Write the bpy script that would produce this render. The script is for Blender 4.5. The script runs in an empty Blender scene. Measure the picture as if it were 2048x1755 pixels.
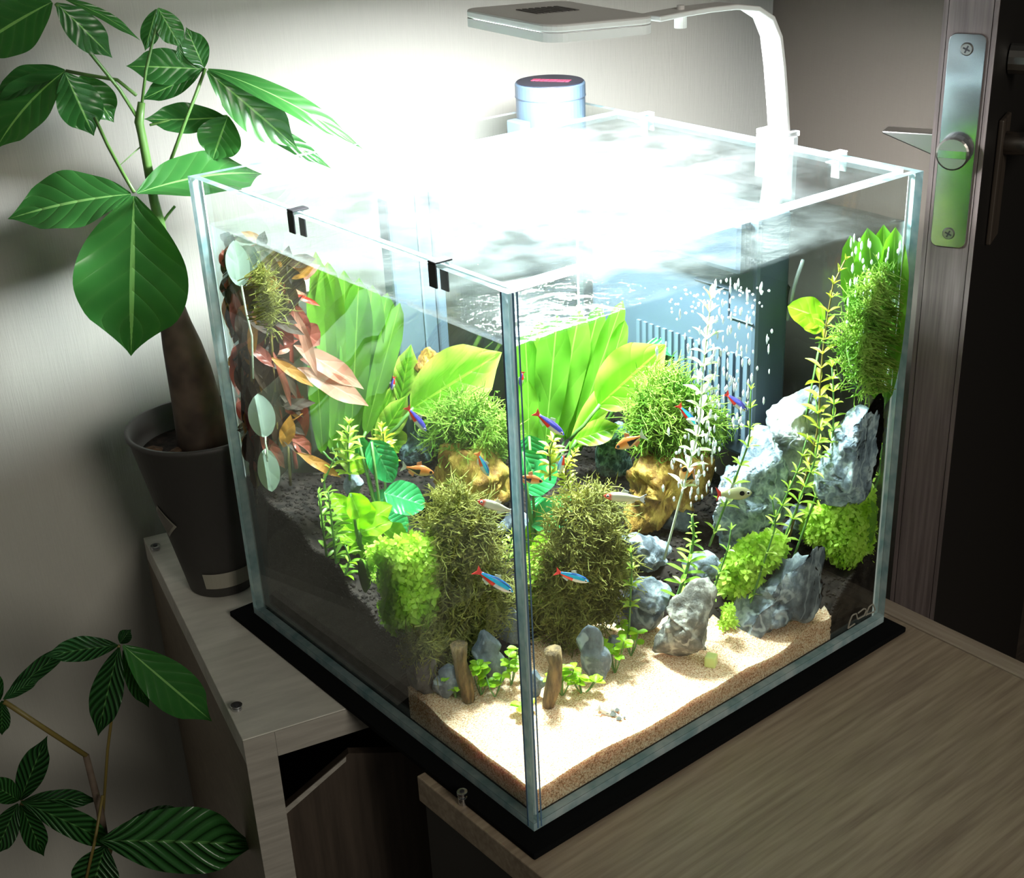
import bpy, math, random
import numpy as np
from mathutils import Vector, Matrix, noise as mnoise
sc = bpy.context.scene
col = sc.collection
rnd = random.Random(7)

# ------------------------------------------------------------------ camera
CP = np.array([-.345955, -.448495, .491577])
FPX, CX, CY, IW, IH = 2720.77, 1166.907, 951.009, 2048, 1755
def _rot():
    a, b, c = -.71180, 1.11003, -.0251
    ca, sa, cb, sb, cc, s2 = math.cos(a), math.sin(a), math.cos(b), math.sin(b), math.cos(c), math.sin(c)
    return (np.array([[ca, -sa, 0], [sa, ca, 0], [0, 0, 1]]) @ np.array([[1, 0, 0], [0, cb, -sb], [0, sb, cb]])
            @ np.array([[cc, -s2, 0], [s2, cc, 0], [0, 0, 1]]))
CM = _rot()
cam_d = bpy.data.cameras.new('camera')
cam = bpy.data.objects.new('camera', cam_d); col.objects.link(cam)
mw = Matrix([list(CM[0]) + [CP[0]], list(CM[1]) + [CP[1]], list(CM[2]) + [CP[2]], [0, 0, 0, 1]])
cam.matrix_world = mw
cam_d.sensor_fit = 'HORIZONTAL'; cam_d.sensor_width = 36
cam_d.lens = FPX / IW * 36
cam_d.shift_x = -(CX - IW / 2) / IW
cam_d.shift_y = (CY - IH / 2) / IW
cam_d.clip_start = .01; cam_d.clip_end = 50
sc.camera = cam

# ------------------------------------------------------------------ world, lights, exposure
w = bpy.data.worlds.new('room_ambient'); sc.world = w; w.use_nodes = True
w.node_tree.nodes['Background'].inputs[0].default_value = (.80, .80, .70, 1)
w.node_tree.nodes['Background'].inputs[1].default_value = .08
rl = bpy.data.lights.new('room_fill_light', 'AREA'); rl.shape = 'DISK'; rl.size = .7; rl.energy = 17; rl.color = (1, .95, .82)
rlo = bpy.data.objects.new('room_fill_light', rl); col.objects.link(rlo); rlo.location = (-.15, -1.95, 1.02)  # added fill light, set low in front of the tank, not a ceiling lamp
rlo.rotation_euler = (Vector((.1, .1, 0)) - rlo.location).to_track_quat('-Z', 'Y').to_euler()
LAMP = 760.0
sc.view_settings.view_transform = 'Standard'; sc.view_settings.look = 'None'
sc.view_settings.exposure = 0.0; sc.view_settings.gamma = 1.0; sc.view_settings.use_curve_mapping = False
sc.cycles.transparent_max_bounces = 40
sc.cycles.max_bounces = 10; sc.cycles.diffuse_bounces = 3; sc.cycles.glossy_bounces = 4; sc.cycles.transmission_bounces = 8
sc.cycles.sample_clamp_indirect = 6.0
sc.cycles.caustics_reflective = True; sc.cycles.caustics_refractive = False

# ------------------------------------------------------------------ geometry of the viewpoint
def ray(x, y):
    d = CM @ np.array([(x - CX) / FPX, -(y - CY) / FPX, -1.]); return d / np.linalg.norm(d)
def at(x, y, ax, v):
    d = ray(x, y); return CP + d * ((v - CP[ax]) / d[ax])
def vpl(P):
    """vertical plane through P that faces the room side; returns f(px,py)->point"""
    n = np.array([P[0] - CP[0], P[1] - CP[1], 0.]); n /= np.linalg.norm(n); k = n @ P
    def f(x, y, off=0.0):
        d = ray(x, y); return CP + d * ((k + off - n @ CP) / (n @ d))
    f.n = n; f.s = np.array([n[1], -n[0], 0.])
    f.mpp = np.linalg.norm(np.asarray(P) - CP) / FPX
    return f

# ------------------------------------------------------------------ object helpers
def tag(o, label=None, cat=None, group=None, kind=None):
    if label: o['label'] = label
    if cat: o['category'] = cat
    if group: o['group'] = group
    if kind: o['kind'] = kind
    return o
def link(name, me, parent=None, mw=None):
    o = bpy.data.objects.new(name, me); col.objects.link(o)
    if parent is not None: o.parent = parent
    if mw is not None: o.matrix_local = mw
    return o
def empty(name, loc=(0, 0, 0), rz=0):
    o = bpy.data.objects.new(name, None); col.objects.link(o); o.location = loc; o.rotation_euler = (0, 0, rz)
    o.empty_display_size = .01
    return o
class MB:
    def __init__(s): s.v = []; s.f = []; s.n = 0; s.m = []; s.uv = None
    def add(s, v, f, mi=0):
        v = np.asarray(v, float)
        s.v.append(v); s.f += [tuple(i + s.n for i in q) for q in f]; s.m += [mi] * len(f); s.n += len(v); return s
    def box(s, lo, hi, mi=0, M=None):
        x0, y0, z0 = lo; x1, y1, z1 = hi
        v = np.array([(x0, y0, z0), (x1, y0, z0), (x1, y1, z0), (x0, y1, z0), (x0, y0, z1), (x1, y0, z1), (x1, y1, z1), (x0, y1, z1)], float)
        if M is not None: v = v @ M[:, :3].T + (M[:, 3] if M.shape[1] > 3 else 0)
        return s.add(v, [(0, 3, 2, 1), (4, 5, 6, 7), (0, 1, 5, 4), (1, 2, 6, 5), (2, 3, 7, 6), (3, 0, 4, 7)], mi)
    def tube(s, pts, r, k=8, mi=0, cap=True):
        pts = [np.asarray(p, float) for p in pts]; n = len(pts)
        rs = [r] * n if not hasattr(r, '__len__') else r
        ref = np.array([.13, .31, .94]); vs = []
        for i, p in enumerate(pts):
            t = pts[min(i + 1, n - 1)] - pts[max(i - 1, 0)]; t = t / (np.linalg.norm(t) + 1e-12)
            a = np.cross(t, ref)
            if np.linalg.norm(a) < .1: a = np.cross(t, [1, 0, 0])
            a /= np.linalg.norm(a); b = np.cross(t, a)
            for j in range(k):
                th = 2 * math.pi * j / k; vs.append(p + rs[i] * (math.cos(th) * a + math.sin(th) * b))
        f = []
        for i in range(n - 1):
            for j in range(k): f.append((i * k + j, i * k + (j + 1) % k, (i + 1) * k + (j + 1) % k, (i + 1) * k + j))
        if cap: f += [tuple(range(k - 1, -1, -1)), tuple((n - 1) * k + j for j in range(k))]
        return s.add(vs, f, mi)
    def lathe(s, prof, c=(0, 0, 0), k=40, mi=0):
        vs = []; n = len(prof)
        for r, z in prof:
            for j in range(k):
                th = 2 * math.pi * j / k; vs.append((c[0] + r * math.cos(th), c[1] + r * math.sin(th), c[2] + z))
        f = [(i * k + j, i * k + (j + 1) % k, (i + 1) * k + (j + 1) % k, (i + 1) * k + j) for i in range(n - 1) for j in range(k)]
        if prof[0][0] > 1e-6: f.append(tuple(range(k - 1, -1, -1)))
        if prof[-1][0] > 1e-6: f.append(tuple((n - 1) * k + j for j in range(k)))
        return s.add(vs, f, mi)
    def mesh(s, name, mats, smooth=False, uv=None):
        me = bpy.data.meshes.new(name)
        v = np.concatenate(s.v) if s.v else np.zeros((0, 3))
        me.from_pydata(v.tolist(), [], s.f)
        for m in (mats if isinstance(mats, (list, tuple)) else [mats]): me.materials.append(m)
        if any(s.m): me.polygons.foreach_set('material_index', s.m)
        if smooth: me.polygons.foreach_set('use_smooth', [True] * len(me.polygons))
        if uv is not None:
            l = me.uv_layers.new(name='UVMap'); li = np.empty(len(me.loops), int); me.loops.foreach_get('vertex_index', li)
            l.data.foreach_set('uv', np.asarray(uv)[li].ravel())
        me.update(); return me
    def obj(s, name, mats, parent=None, smooth=False, bevel=0, uv=None):
        o = link(name, s.mesh(name, mats, smooth, uv), parent)
        if bevel:
            b = o.modifiers.new('bevel', 'BEVEL'); b.width = bevel; b.segments = 2; b.limit_method = 'ANGLE'
        return o
def quadbox(P, N, depth, mi=0, mb=None):
    """box from 4 corner points extruded along N*depth"""
    mb = mb or MB(); P = [np.asarray(p, float) for p in P]; N = np.asarray(N, float) * depth
    k = len(P); v = P + [p + N for p in P]
    f = [tuple(range(k)), tuple(range(2 * k - 1, k - 1, -1))] + [(i, i + k, (i + 1) % k + k, (i + 1) % k) for i in range(k)]
    return mb.add(v, f, mi)

# ------------------------------------------------------------------ materials
MATS = {}
class NT:
    def __init__(s, name):
        s.m = bpy.data.materials.new(name); s.m.use_nodes = True; s.t = s.m.node_tree; s.N = s.t.nodes
        s.b = s.N['Principled BSDF']; s.o = s.N['Material Output']; MATS[name] = s.m
    def n(s, t, **kw):
        q = s.N.new(t)
        for k, v in kw.items():
            if k.startswith('i_'): q.inputs[k[2:].replace('_', ' ')].default_value = v
            elif k.startswith('x'): q.inputs[int(k[1:])].default_value = v
            else: setattr(q, k, v)
        return q
    def l(s, a, b): s.t.links.new(a, b)
    def coord(s, kind='Object', scale=(1, 1, 1), rot=(0, 0, 0)):
        c = s.n('ShaderNodeTexCoord'); m = s.n('ShaderNodeMapping'); m.inputs['Scale'].default_value = scale; m.inputs['Rotation'].default_value = rot
        s.l(c.outputs[kind], m.inputs[0]); return m.outputs[0]
    def noise(s, vec, scale, detail=4, rough=.55, out='Fac'):
        q = s.n('ShaderNodeTexNoise', i_Scale=scale, i_Detail=detail, i_Roughness=rough)
        if vec is not None: s.l(vec, q.inputs['Vector'])
        return q.outputs[out]
    def ramp(s, fac, stops):
        q = s.n('ShaderNodeValToRGB'); e = q.color_ramp.elements
        while len(e) < len(stops): e.new(.5)
        for el, (p, c) in zip(e, stops): el.position = p; el.color = (*c, 1) if len(c) == 3 else c
        s.l(fac, q.inputs[0]); return q.outputs[0]
    def bump(s, h, strength=.3, dist=.001):
        q = s.n('ShaderNodeBump', i_Strength=strength, i_Distance=dist); s.l(h, q.inputs['Height']); return q.outputs[0]
    def set(s, **kw):
        for k, v in kw.items():
            k = k.replace('_', ' ')
            if hasattr(v, 'links'): s.l(v, s.b.inputs[k])
            else: s.b.inputs[k].default_value = (*v, 1) if isinstance(v, tuple) and len(v) == 3 else v
        return s
    def mixc(s, f, a, b, mode='MIX'):
        q = s.n('ShaderNodeMix', data_type='RGBA', blend_type=mode)
        for inp, v in ((q.inputs[0], f), (q.inputs[6], a), (q.inputs[7], b)):
            if hasattr(v, 'links'): s.l(v, inp)
            else: inp.default_value = (*v, 1) if isinstance(v, tuple) and len(v) == 3 else v
        return q.outputs[2]
    def math(s, op, a, b=None, c=None):
        q = s.n('ShaderNodeMath', operation=op)
        for i, v in enumerate((a, b, c)):
            if v is None: continue
            if hasattr(v, 'links'): s.l(v, q.inputs[i])
            else: q.inputs[i].default_value = v
        return q.outputs[0]

def plain(name, c, rough=.5, metal=0, **kw):
    t = NT(name); t.set(Base_Color=c, Roughness=rough, Metallic=metal)
    for k, v in kw.items(): t.set(**{k: v})
    return t.m

def m_wallpaper(name, c):
    t = NT(name); v = t.coord('Object', (900, 900, 45)); h = t.noise(v, 1, 3, .6)
    v2 = t.coord('Object', (45, 45, 500)); h2 = t.noise(v2, 1, 2)
    hh = t.math('ADD', h, t.math('MULTIPLY', h2, .5))
    c2 = t.mixc(t.math('MULTIPLY', h, .35), c, tuple(x * .72 for x in c))
    t.set(Base_Color=c2, Roughness=.85, Normal=t.bump(hh, .35, .0007)); return t.m
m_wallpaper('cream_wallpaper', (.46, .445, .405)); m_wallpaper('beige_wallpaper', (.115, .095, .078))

def m_wood(name, c1, c2, scale, rot=0, rough=.45, bump=.15):
    t = NT(name); v = t.coord('Object', scale, (0, 0, rot)); a = t.noise(v, 1, 6, .6); v2 = t.coord('Object', tuple(x * .25 for x in scale), (0, 0, rot)); b = t.noise(v2, 1, 3)
    f = t.math('ADD', t.math('MULTIPLY', a, .65), t.math('MULTIPLY', b, .45))
    t.set(Base_Color=t.ramp(f, [(.38, c1), (.7, c2)]), Roughness=rough, Normal=t.bump(a, bump, .0004)); return t.m
m_wood('table_oak', (.21, .155, .108), (.37, .29, .205), (18, 300, 300), 0)
m_wood('table_edge', (.26, .20, .15), (.38, .31, .24), (300, 20, 300))
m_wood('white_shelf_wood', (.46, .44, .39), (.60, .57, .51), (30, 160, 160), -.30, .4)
m_wood('shelf_edge_wood', (.26, .24, .21), (.38, .35, .31), (20, 300, 300), -.30)
m_wood('dark_brown_wood', (.035, .026, .02), (.07, .052, .04), (200, 200, 14))
m_wood('door_edge_wood', (.10, .078, .075), (.20, .16, .155), (420, 420, 14), 0, .35)
m_wood('cabinet_side_shaded', (.12, .088, .06), (.18, .135, .095), (60, 60, 200))  # shade on the cabinet sides put into a darker wood tone
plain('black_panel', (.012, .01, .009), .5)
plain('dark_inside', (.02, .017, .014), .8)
m_wood('floor_wood', (.04, .028, .02), (.08, .055, .04), (12, 200, 200))

def m_clear(name, tint=(.97, .995, .985), f0=.04, bumpscale=0, bumpstr=0, tir=None, rough=.0):
    """thin clear sheet: straight-through transparency plus Fresnel reflection"""
    t = NT(name); t.N.remove(t.b)
    tr = t.n('ShaderNodeBsdfTransparent'); tr.inputs[0].default_value = (*tint, 1)
    gl = t.n('ShaderNodeBsdfGlossy', i_Roughness=rough); fr = t.n('ShaderNodeFresnel'); ior = 1.33 if f0 < .03 else 1.5
    gg = t.n('ShaderNodeNewGeometry'); iv = t.n('ShaderNodeMapRange'); t.l(gg.outputs['Backfacing'], iv.inputs[0]); iv.inputs[3].default_value = ior; iv.inputs[4].default_value = 1 / ior
    t.l(iv.outputs[0], fr.inputs['IOR'])      # the same reflectance from either side of the thin sheet
    if bumpstr:
        v = t.coord('Object', (1, 1, 1)); h = t.noise(v, bumpscale, 5, .55); nb = t.bump(h, bumpstr, .003)
        t.l(nb, gl.inputs['Normal']); t.l(nb, fr.inputs['Normal'])
    mx = t.n('ShaderNodeMixShader'); fac = fr.outputs[0]
    if tir:
        # hand-set steepness cutoff stands in for total reflection, keeping lamp light off the wall
        g = t.n('ShaderNodeNewGeometry'); sx = t.n('ShaderNodeSeparateXYZ'); t.l(g.outputs['Incoming'], sx.inputs[0])
        a = t.math('ABSOLUTE', sx.outputs[2]); mr = t.n('ShaderNodeMapRange'); t.l(a, mr.inputs[0])
        mr.inputs[1].default_value = tir[0]; mr.inputs[2].default_value = tir[1]
        fac = t.math('MAXIMUM', fac, mr.outputs[0])
    t.l(fac, mx.inputs[0]); t.l(tr.outputs[0], mx.inputs[1]); t.l(gl.outputs[0], mx.inputs[2]); t.l(mx.outputs[0], t.o.inputs[0]); return t.m
m_clear('clear_glass')
m_clear('water_side_back', (.97, 1, .985), .02, tir=(.46, .56))
m_clear('water_side_front', (.97, 1, .985), .02, tir=(.66, .72))
def m_hazed(name, lo, hi, scale, tint=(.95, .99, .98)):
    """clear sheet with an uneven white diffuse haze put in for the glare"""
    m_clear(name, tint, .04 if 'lid' in name else .02, 85 if 'water' in name else 0, .6 if 'water' in name else 0); m = MATS[name]; nt = m.node_tree
    out = nt.nodes['Material Output']; prev = out.inputs[0].links[0].from_socket
    tc = nt.nodes.new('ShaderNodeTexCoord'); no = nt.nodes.new('ShaderNodeTexNoise'); no.inputs['Scale'].default_value = scale; no.inputs['Detail'].default_value = 6; nt.links.new(tc.outputs['Object'], no.inputs['Vector'])
    mr = nt.nodes.new('ShaderNodeMapRange'); mr.inputs[1].default_value = .4; mr.inputs[2].default_value = .68; mr.inputs[3].default_value = lo; mr.inputs[4].default_value = hi; nt.links.new(no.outputs['Fac'], mr.inputs[0])
    df = nt.nodes.new('ShaderNodeBsdfDiffuse'); df.inputs[0].default_value = (.86, .93, .93, 1); mx = nt.nodes.new('ShaderNodeMixShader'); nt.links.new(mr.outputs[0], mx.inputs[0]); nt.links.new(prev, mx.inputs[1]); nt.links.new(df.outputs[0], mx.inputs[2]); nt.links.new(mx.outputs[0], out.inputs[0])
m_hazed('lid_glass', .006, .035, 40); m_hazed('water_surface', .01, .07, 28)  # white haze added on lid and water for the blown-out glare
def m_edge():
    t = NT('green_glass_edge'); v = t.coord('Object', (1, 1, 1)); h = t.noise(v, 90, 2)
    c = t.ramp(h, [(.32, (.42, .64, .68)), (.66, (.80, .93, .95))])  # glow of light piped through the glass put into the pale colour
    t.set(Base_Color=c, Roughness=.12, Transmission_Weight=.0); t.b.inputs['Subsurface Weight'].default_value = 0
    tl = t.n('ShaderNodeBsdfTranslucent'); t.l(c, tl.inputs[0]); mx = t.n('ShaderNodeMixShader'); mx.inputs[0].default_value = .6
    t.l(t.b.outputs[0], mx.inputs[1]); t.l(tl.outputs[0], mx.inputs[2]); t.l(mx.outputs[0], t.o.inputs[0]); return t.m
m_edge()
plain('blue_seam', (.10, .18, .28), .2); plain('pale_silicone', (.80, .90, .93), .25)
plain('black_mat', (.003, .0033, .0036), .95, Specular_IOR_Level=.1)
plain('lamp_shell', (.80, .78, .77), .45); plain('lamp_vent', (.13, .12, .12), .6); plain('dark_rubber', (.03, .03, .035), .5)
plain('steel', (.62, .63, .66), .16, 1.0); plain('satin_steel', (.45, .43, .41), .3, 1.0); plain('dark_slot', (.02, .02, .025), .6)
t = NT('lamp_diffuser'); t.set(Base_Color=(1, 1, 1), Emission_Color=(.93, .98, 1.0), Emission_Strength=LAMP)
t = NT('arm_acrylic'); t.set(Base_Color=(.86, .87, .88), Roughness=.1, Alpha=.55)
plain('filter_grey', (.075, .105, .145), .38); plain('filter_dark', (.045, .06, .085), .45); plain('filter_light', (.11, .15, .20), .3); plain('filter_cap', (.012, .012, .02), .4)
plain('filter_head', (.055, .085, .12), .35); plain('red_print', (.34, .03, .07), .6)
plain('cord_black', (.02, .02, .022), .5); plain('airline', (.55, .62, .6), .15, Alpha=.35)

def m_sand():
    t = NT('pale_sand'); v = t.coord('Object'); n1 = t.noise(v, 1100, 2, .8); n2 = t.noise(v, 60, 3)
    c = t.ramp(n1, [(.34, (.18, .075, .03)), (.46, (.74, .40, .22)), (.64, (.97, .80, .62))])
    t.set(Base_Color=c, Roughness=.85, Normal=t.bump(n1, .6, .0006)); t.b.inputs['Subsurface Weight'].default_value = .3; t.b.inputs['Subsurface Radius'].default_value = (1, .62, .42); t.b.inputs['Subsurface Scale'].default_value = .009; return t.m
m_sand()
def m_soil(name, a, b):
    t = NT(name); oi = t.n('ShaderNodeObjectInfo'); v = t.coord('Object'); n1 = t.noise(v, 400, 3, .6); n2 = t.noise(v, 150, 1)
    t.set(Base_Color=t.ramp(n2, [(.35, a), (.65, b)]), Roughness=.9, Normal=t.bump(n1, .5, .0006)); t.b.inputs['Specular IOR Level'].default_value = .15; return t.m
m_soil('dark_soil', (.007, .005, .0045), (.028, .020, .017)); m_soil('bark', (.05, .028, .018), (.14, .08, .05))

def m_rock(name, dark, mid, light, vein=.62, scale=1.0, pits=0.0):
    t = NT(name); v = t.coord('Object'); n1 = t.noise(v, 55 * scale, 8, .62); n2 = t.noise(v, 16 * scale, 3, .5)
    vs = t.coord('Object', (1, 1, .35), (.5, .3, 0)); n3 = t.noise(vs, 120 * scale, 4, .6)
    f = t.math('ADD', t.math('MULTIPLY', n1, .6), t.math('MULTIPLY', n3, .4))
    c = t.ramp(f, [(.36, dark), (.50, mid), (vein, light)])
    vo = t.n('ShaderNodeTexVoronoi', feature='DISTANCE_TO_EDGE'); vo.inputs['Scale'].default_value = 38 * scale; t.l(v, vo.inputs['Vector'])
    wv = t.n('ShaderNodeTexWave', i_Scale=22 * scale, i_Distortion=14, i_Detail=3); t.l(v, wv.inputs[0])
    vm = t.ramp(wv.outputs[1], [(.93, (0, 0, 0)), (.99, (1, 1, 1))])
    c = t.mixc(t.math('MULTIPLY', vm, .5), c, light)
    if pits:
        v1 = t.n('ShaderNodeTexVoronoi', feature='F1'); v1.inputs['Scale'].default_value = 62 * scale; v1.inputs['Randomness'].default_value = 1
        wz = t.n('ShaderNodeVectorMath', operation='ADD'); nc = t.noise(v, 45 * scale, 3, .6, 'Color'); sc3 = t.n('ShaderNodeVectorMath', operation='SCALE'); t.l(nc, sc3.inputs[0]); sc3.inputs['Scale'].default_value = .02
        t.l(v, wz.inputs[0]); t.l(sc3.outputs[0], wz.inputs[1]); t.l(wz.outputs[0], v1.inputs['Vector'])
        pm = t.ramp(v1.outputs['Distance'], [(.16, (1, 1, 1)), (.34, (0, 0, 0))]); c = t.mixc(t.math('MULTIPLY', pm, min(.75, .3 * pits)), c, dark)
        h0 = t.math('MULTIPLY', pm, -.6 * pits / 3)
    h = t.math('ADD', n1, t.math('MULTIPLY', vo.outputs[0], .5 * pits))
    if pits: h = t.math('ADD', h, h0)
    t.set(Base_Color=c, Roughness=.7, Normal=t.bump(h, .9, .0035)); return t.m
m_rock('slate_rock', (.035, .045, .06), (.14, .165, .20), (.46, .50, .54))
m_rock('pale_rock', (.11, .12, .14), (.36, .38, .40), (.75, .77, .76), .6, 1, 1)
m_rock('pitted_rock', (.06, .08, .11), (.26, .32, .40), (.66, .74, .80), .62, 1.6, 3)
m_rock('brown_rock', (.035, .03, .03), (.095, .08, .08), (.22, .2, .19))
m_rock('ochre_rock', (.05, .05, .05), (.19, .175, .15), (.62, .58, .50), .6, 1.1, 1)
m_rock('teal_rock', (.012, .03, .04), (.045, .085, .10), (.22, .32, .34), .6, 2.5, 2)
def m_drift():
    t = NT('driftwood'); v = t.coord('Object', (1, 1, .5)); n1 = t.noise(v, 90, 6, .65)
    t.set(Base_Color=t.ramp(n1, [(.3, (.10, .04, .008)), (.46, (.36, .18, .03)), (.62, (.85, .56, .12))]), Roughness=.6, Normal=t.bump(n1, 1, .004)); return t.m
m_drift()
t = NT('stump_wood'); v = t.coord('Object', (1, 1, .25)); n1 = t.noise(v, 260, 5, .6); t.set(Base_Color=t.ramp(n1, [(.35, (.05, .028, .012)), (.65, (.24, .15, .06))]), Roughness=.8, Normal=t.bump(n1, 1, .002))

def m_leaf(name, c1, c2, vein=(.4, .7, .15), gloss=.35, trans=.35, tcol=None, veins=8, vstr=.35, bump=.3, edge=None, spots=0, bdist=.002):
    """leaf with a mid rib (u=.5) and side veins from its UV map; half the light passes through the blade"""
    t = NT(name); uv = t.n('ShaderNodeUVMap'); sx = t.n('ShaderNodeSeparateXYZ'); t.l(uv.outputs[0], sx.inputs[0])
    u, vv = sx.outputs[0], sx.outputs[1]; a = t.math('ABSOLUTE', t.math('SUBTRACT', u, .5))
    mid = t.math('LESS_THAN', a, .022)
    ph = t.math('SUBTRACT', t.math('MULTIPLY', vv, float(veins)), t.math('MULTIPLY', a, veins * .55))
    sv = t.math('POWER', t.math('ABSOLUTE', t.math('SINE', t.math('MULTIPLY', ph, math.pi))), .35)
    svl = t.math('SUBTRACT', 1.0, sv)
    oi = t.n('ShaderNodeObjectInfo'); oc = t.coord('Object'); nn = t.noise(oc, 60, 3)
    f = t.math('ADD', t.math('MULTIPLY', oi.outputs['Random'], .6), t.math('MULTIPLY', nn, .45))
    c = t.ramp(f, [(.15, c1), (.85, c2)])
    if edge is not None:
        e = t.ramp(t.math('ADD', t.math('MULTIPLY', a, 1.4), t.math('MULTIPLY', vv, .35)), [(.45, (0, 0, 0)), (.95, (1, 1, 1))]); c = t.mixc(e, c, edge)
    c = t.mixc(t.math('MULTIPLY', svl, vstr), c, vein); c = t.mixc(t.math('MULTIPLY', mid, .7), c, vein)
    nb = t.bump(t.math('SUBTRACT', sv, t.math('MULTIPLY', mid, .8)), bump, bdist)
    t.set(Base_Color=c, Roughness=gloss, Normal=nb)
    tl = t.n('ShaderNodeBsdfTranslucent'); tc = t.mixc(1.0, c, tcol or (1, 1, .55), 'MULTIPLY'); t.l(tc, tl.inputs[0])
    mx = t.n('ShaderNodeMixShader'); mx.inputs[0].default_value = trans
    t.l(t.b.outputs[0], mx.inputs[1]); t.l(tl.outputs[0], mx.inputs[2]); t.l(mx.outputs[0], t.o.inputs[0]); return t.m
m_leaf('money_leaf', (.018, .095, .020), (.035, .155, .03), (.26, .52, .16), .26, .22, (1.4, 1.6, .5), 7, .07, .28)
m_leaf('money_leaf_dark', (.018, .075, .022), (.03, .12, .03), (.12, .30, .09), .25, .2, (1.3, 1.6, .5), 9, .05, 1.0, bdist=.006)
m_leaf('sword_leaf', (.10, .30, .02), (.20, .45, .04), (.40, .66, .12), .4, .5, (1.2, 1.3, .4), 3, .1, .2)
m_leaf('broad_leaf', (.10, .32, .01), (.16, .42, .015), (.35, .60, .05), .35, .5, (1.2, 1.3, .35), 6, .15, .3, edge=(.72, .86, .16))
m_leaf('anubias_leaf', (.01, .17, .04), (.03, .32, .09), (.15, .5, .2), .3, .3, (1, 1.4, .6), 7, .15, .3)
m_leaf('bright_leaf', (.22, .50, .01), (.38, .68, .02), (.6, .85, .2), .35, .45, (1.2, 1.3, .3), 5, .1, .2)
m_leaf('stem_leaf', (.32, .48, .05), (.58, .70, .16), (.7, .85, .35), .4, .45, (1.1, 1.2, .5), 1, 0, .05)
m_leaf('gold_leaf', (.42, .48, .03), (.62, .62, .10), (.8, .8, .3), .4, .45, None, 1, 0, .05)
m_leaf('pearl_leaf', (.62, .72, .45), (.80, .84, .62), (.9, .95, .8), .3, .4, None, 1, 0, .05)
m_leaf('fern_leaf', (.26, .48, .06), (.36, .58, .10), (.6, .8, .3), .25, .35, None, 1, 0, .05)
m_leaf('lime_leaf', (.22, .46, .01), (.40, .66, .03), (.6, .8, .1), .45, .45, None, 1, 0, .05)
m_leaf('red_leaf', (.24, .045, .03), (.42, .12, .08), (.6, .25, .2), .35, .4, (1.2, .7, .6), 4, .1, .2)
m_leaf('pink_leaf', (.50, .22, .15), (.70, .38, .26), (.85, .55, .45), .35, .45, (1.2, .8, .7), 3, .1, .2)
m_leaf('scarlet_leaf', (.62, .05, .02), (.72, .10, .03), (.8, .3, .2), .35, .5, None, 2, .1, .2)
m_leaf('brown_leaf', (.022, .012, .007), (.075, .04, .02), (.12, .08, .05), .65, .35, (1.2, 1, .6), 3, .1, .2)
m_leaf('tan_leaf', (.40, .16, .03), (.55, .24, .04), (.6, .35, .1), .4, .4, None, 3, .1, .2)
m_leaf('pale_leaf', (.46, .60, .50), (.58, .70, .60), (.7, .8, .7), .35, .35, None, 2, .04, .1)
def m_simple2(name, a, b, rough=.6, sc_=120, trans=.0):
    t = NT(name); v = t.coord('Object'); n1 = t.noise(v, sc_, 2); c = t.ramp(n1, [(.35, a), (.65, b)]); t.set(Base_Color=c, Roughness=rough)
    if trans:
        tl = t.n('ShaderNodeBsdfTranslucent'); t.l(c, tl.inputs[0]); mx = t.n('ShaderNodeMixShader'); mx.inputs[0].default_value = trans
        t.l(t.b.outputs[0], mx.inputs[1]); t.l(tl.outputs[0], mx.inputs[2]); t.l(mx.outputs[0], t.o.inputs[0])
    return t.m
m_simple2('moss_olive', (.20, .20, .035), (.46, .44, .11), .7, 60, .5)
m_simple2('moss_green', (.16, .36, .03), (.46, .62, .12), .7, 60, .5)
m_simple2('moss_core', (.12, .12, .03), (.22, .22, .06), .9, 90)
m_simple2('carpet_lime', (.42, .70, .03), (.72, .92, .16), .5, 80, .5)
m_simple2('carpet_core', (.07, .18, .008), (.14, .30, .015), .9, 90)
m_simple2('trunk_bark', (.045, .03, .022), (.12, .085, .06), .8, 45)
plain('green_stem', (.10, .22, .05), .4); plain('red_stem', (.50, .07, .06), .4); plain('brown_stem', (.16, .12, .03), .5); plain('pale_stem', (.5, .55, .4), .4)
plain('pot_grey', (.042, .038, .036), .6); plain('pot_label', (.30, .28, .23), .6); plain('pot_label_line', (.16, .14, .12), .6)
t = NT('bubble_white'); t.set(Base_Color=(.95, .98, 1), Roughness=.05, Alpha=.8)
plain('jelly_yellow', (.80, .88, .30), .3, Alpha=.75)
# fish
def m_fish(name, stops, axis='Z', scale=1.0, rough=.25, alpha=1, belly=None, metal=0):
    t = NT(name); uv = t.n('ShaderNodeUVMap'); sx = t.n('ShaderNodeSeparateXYZ'); t.l(uv.outputs[0], sx.inputs[0])
    c = t.ramp(sx.outputs[0 if axis == 'X' else 1], stops)
    t.set(Base_Color=c, Roughness=rough, Alpha=alpha, Metallic=metal); return t

# neon tetra: u along the body 0 nose..1 tail, v round the body 0 belly..1 back
def m_neon(name, stripe, back):
    t = NT(name); uv = t.n('ShaderNodeUVMap'); sx = t.n('ShaderNodeSeparateXYZ'); t.l(uv.outputs[0], sx.inputs[0]); u, v = sx.outputs[0], sx.outputs[1]
    red = t.mixc(t.math('GREATER_THAN', u, .46), (.70, .66, .66), (.85, .03, .02))
    c = t.mixc(t.math('GREATER_THAN', v, .47), red, stripe)
    c = t.mixc(t.math('GREATER_THAN', v, .82), c, back)
    c = t.mixc(t.math('GREATER_THAN', u, .84), c, (.82, .04, .03)); t.set(Base_Color=c, Roughness=.25); t.b.inputs['Metallic'].default_value = .15; return t.m
m_neon('neon_blue', (.04, .62, 1.0), (.02, .10, .30)); m_neon('neon_violet', (.14, .14, .85), (.08, .06, .35)); m_neon('neon_pale', (.35, .62, .95), (.15, .35, .6))
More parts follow.
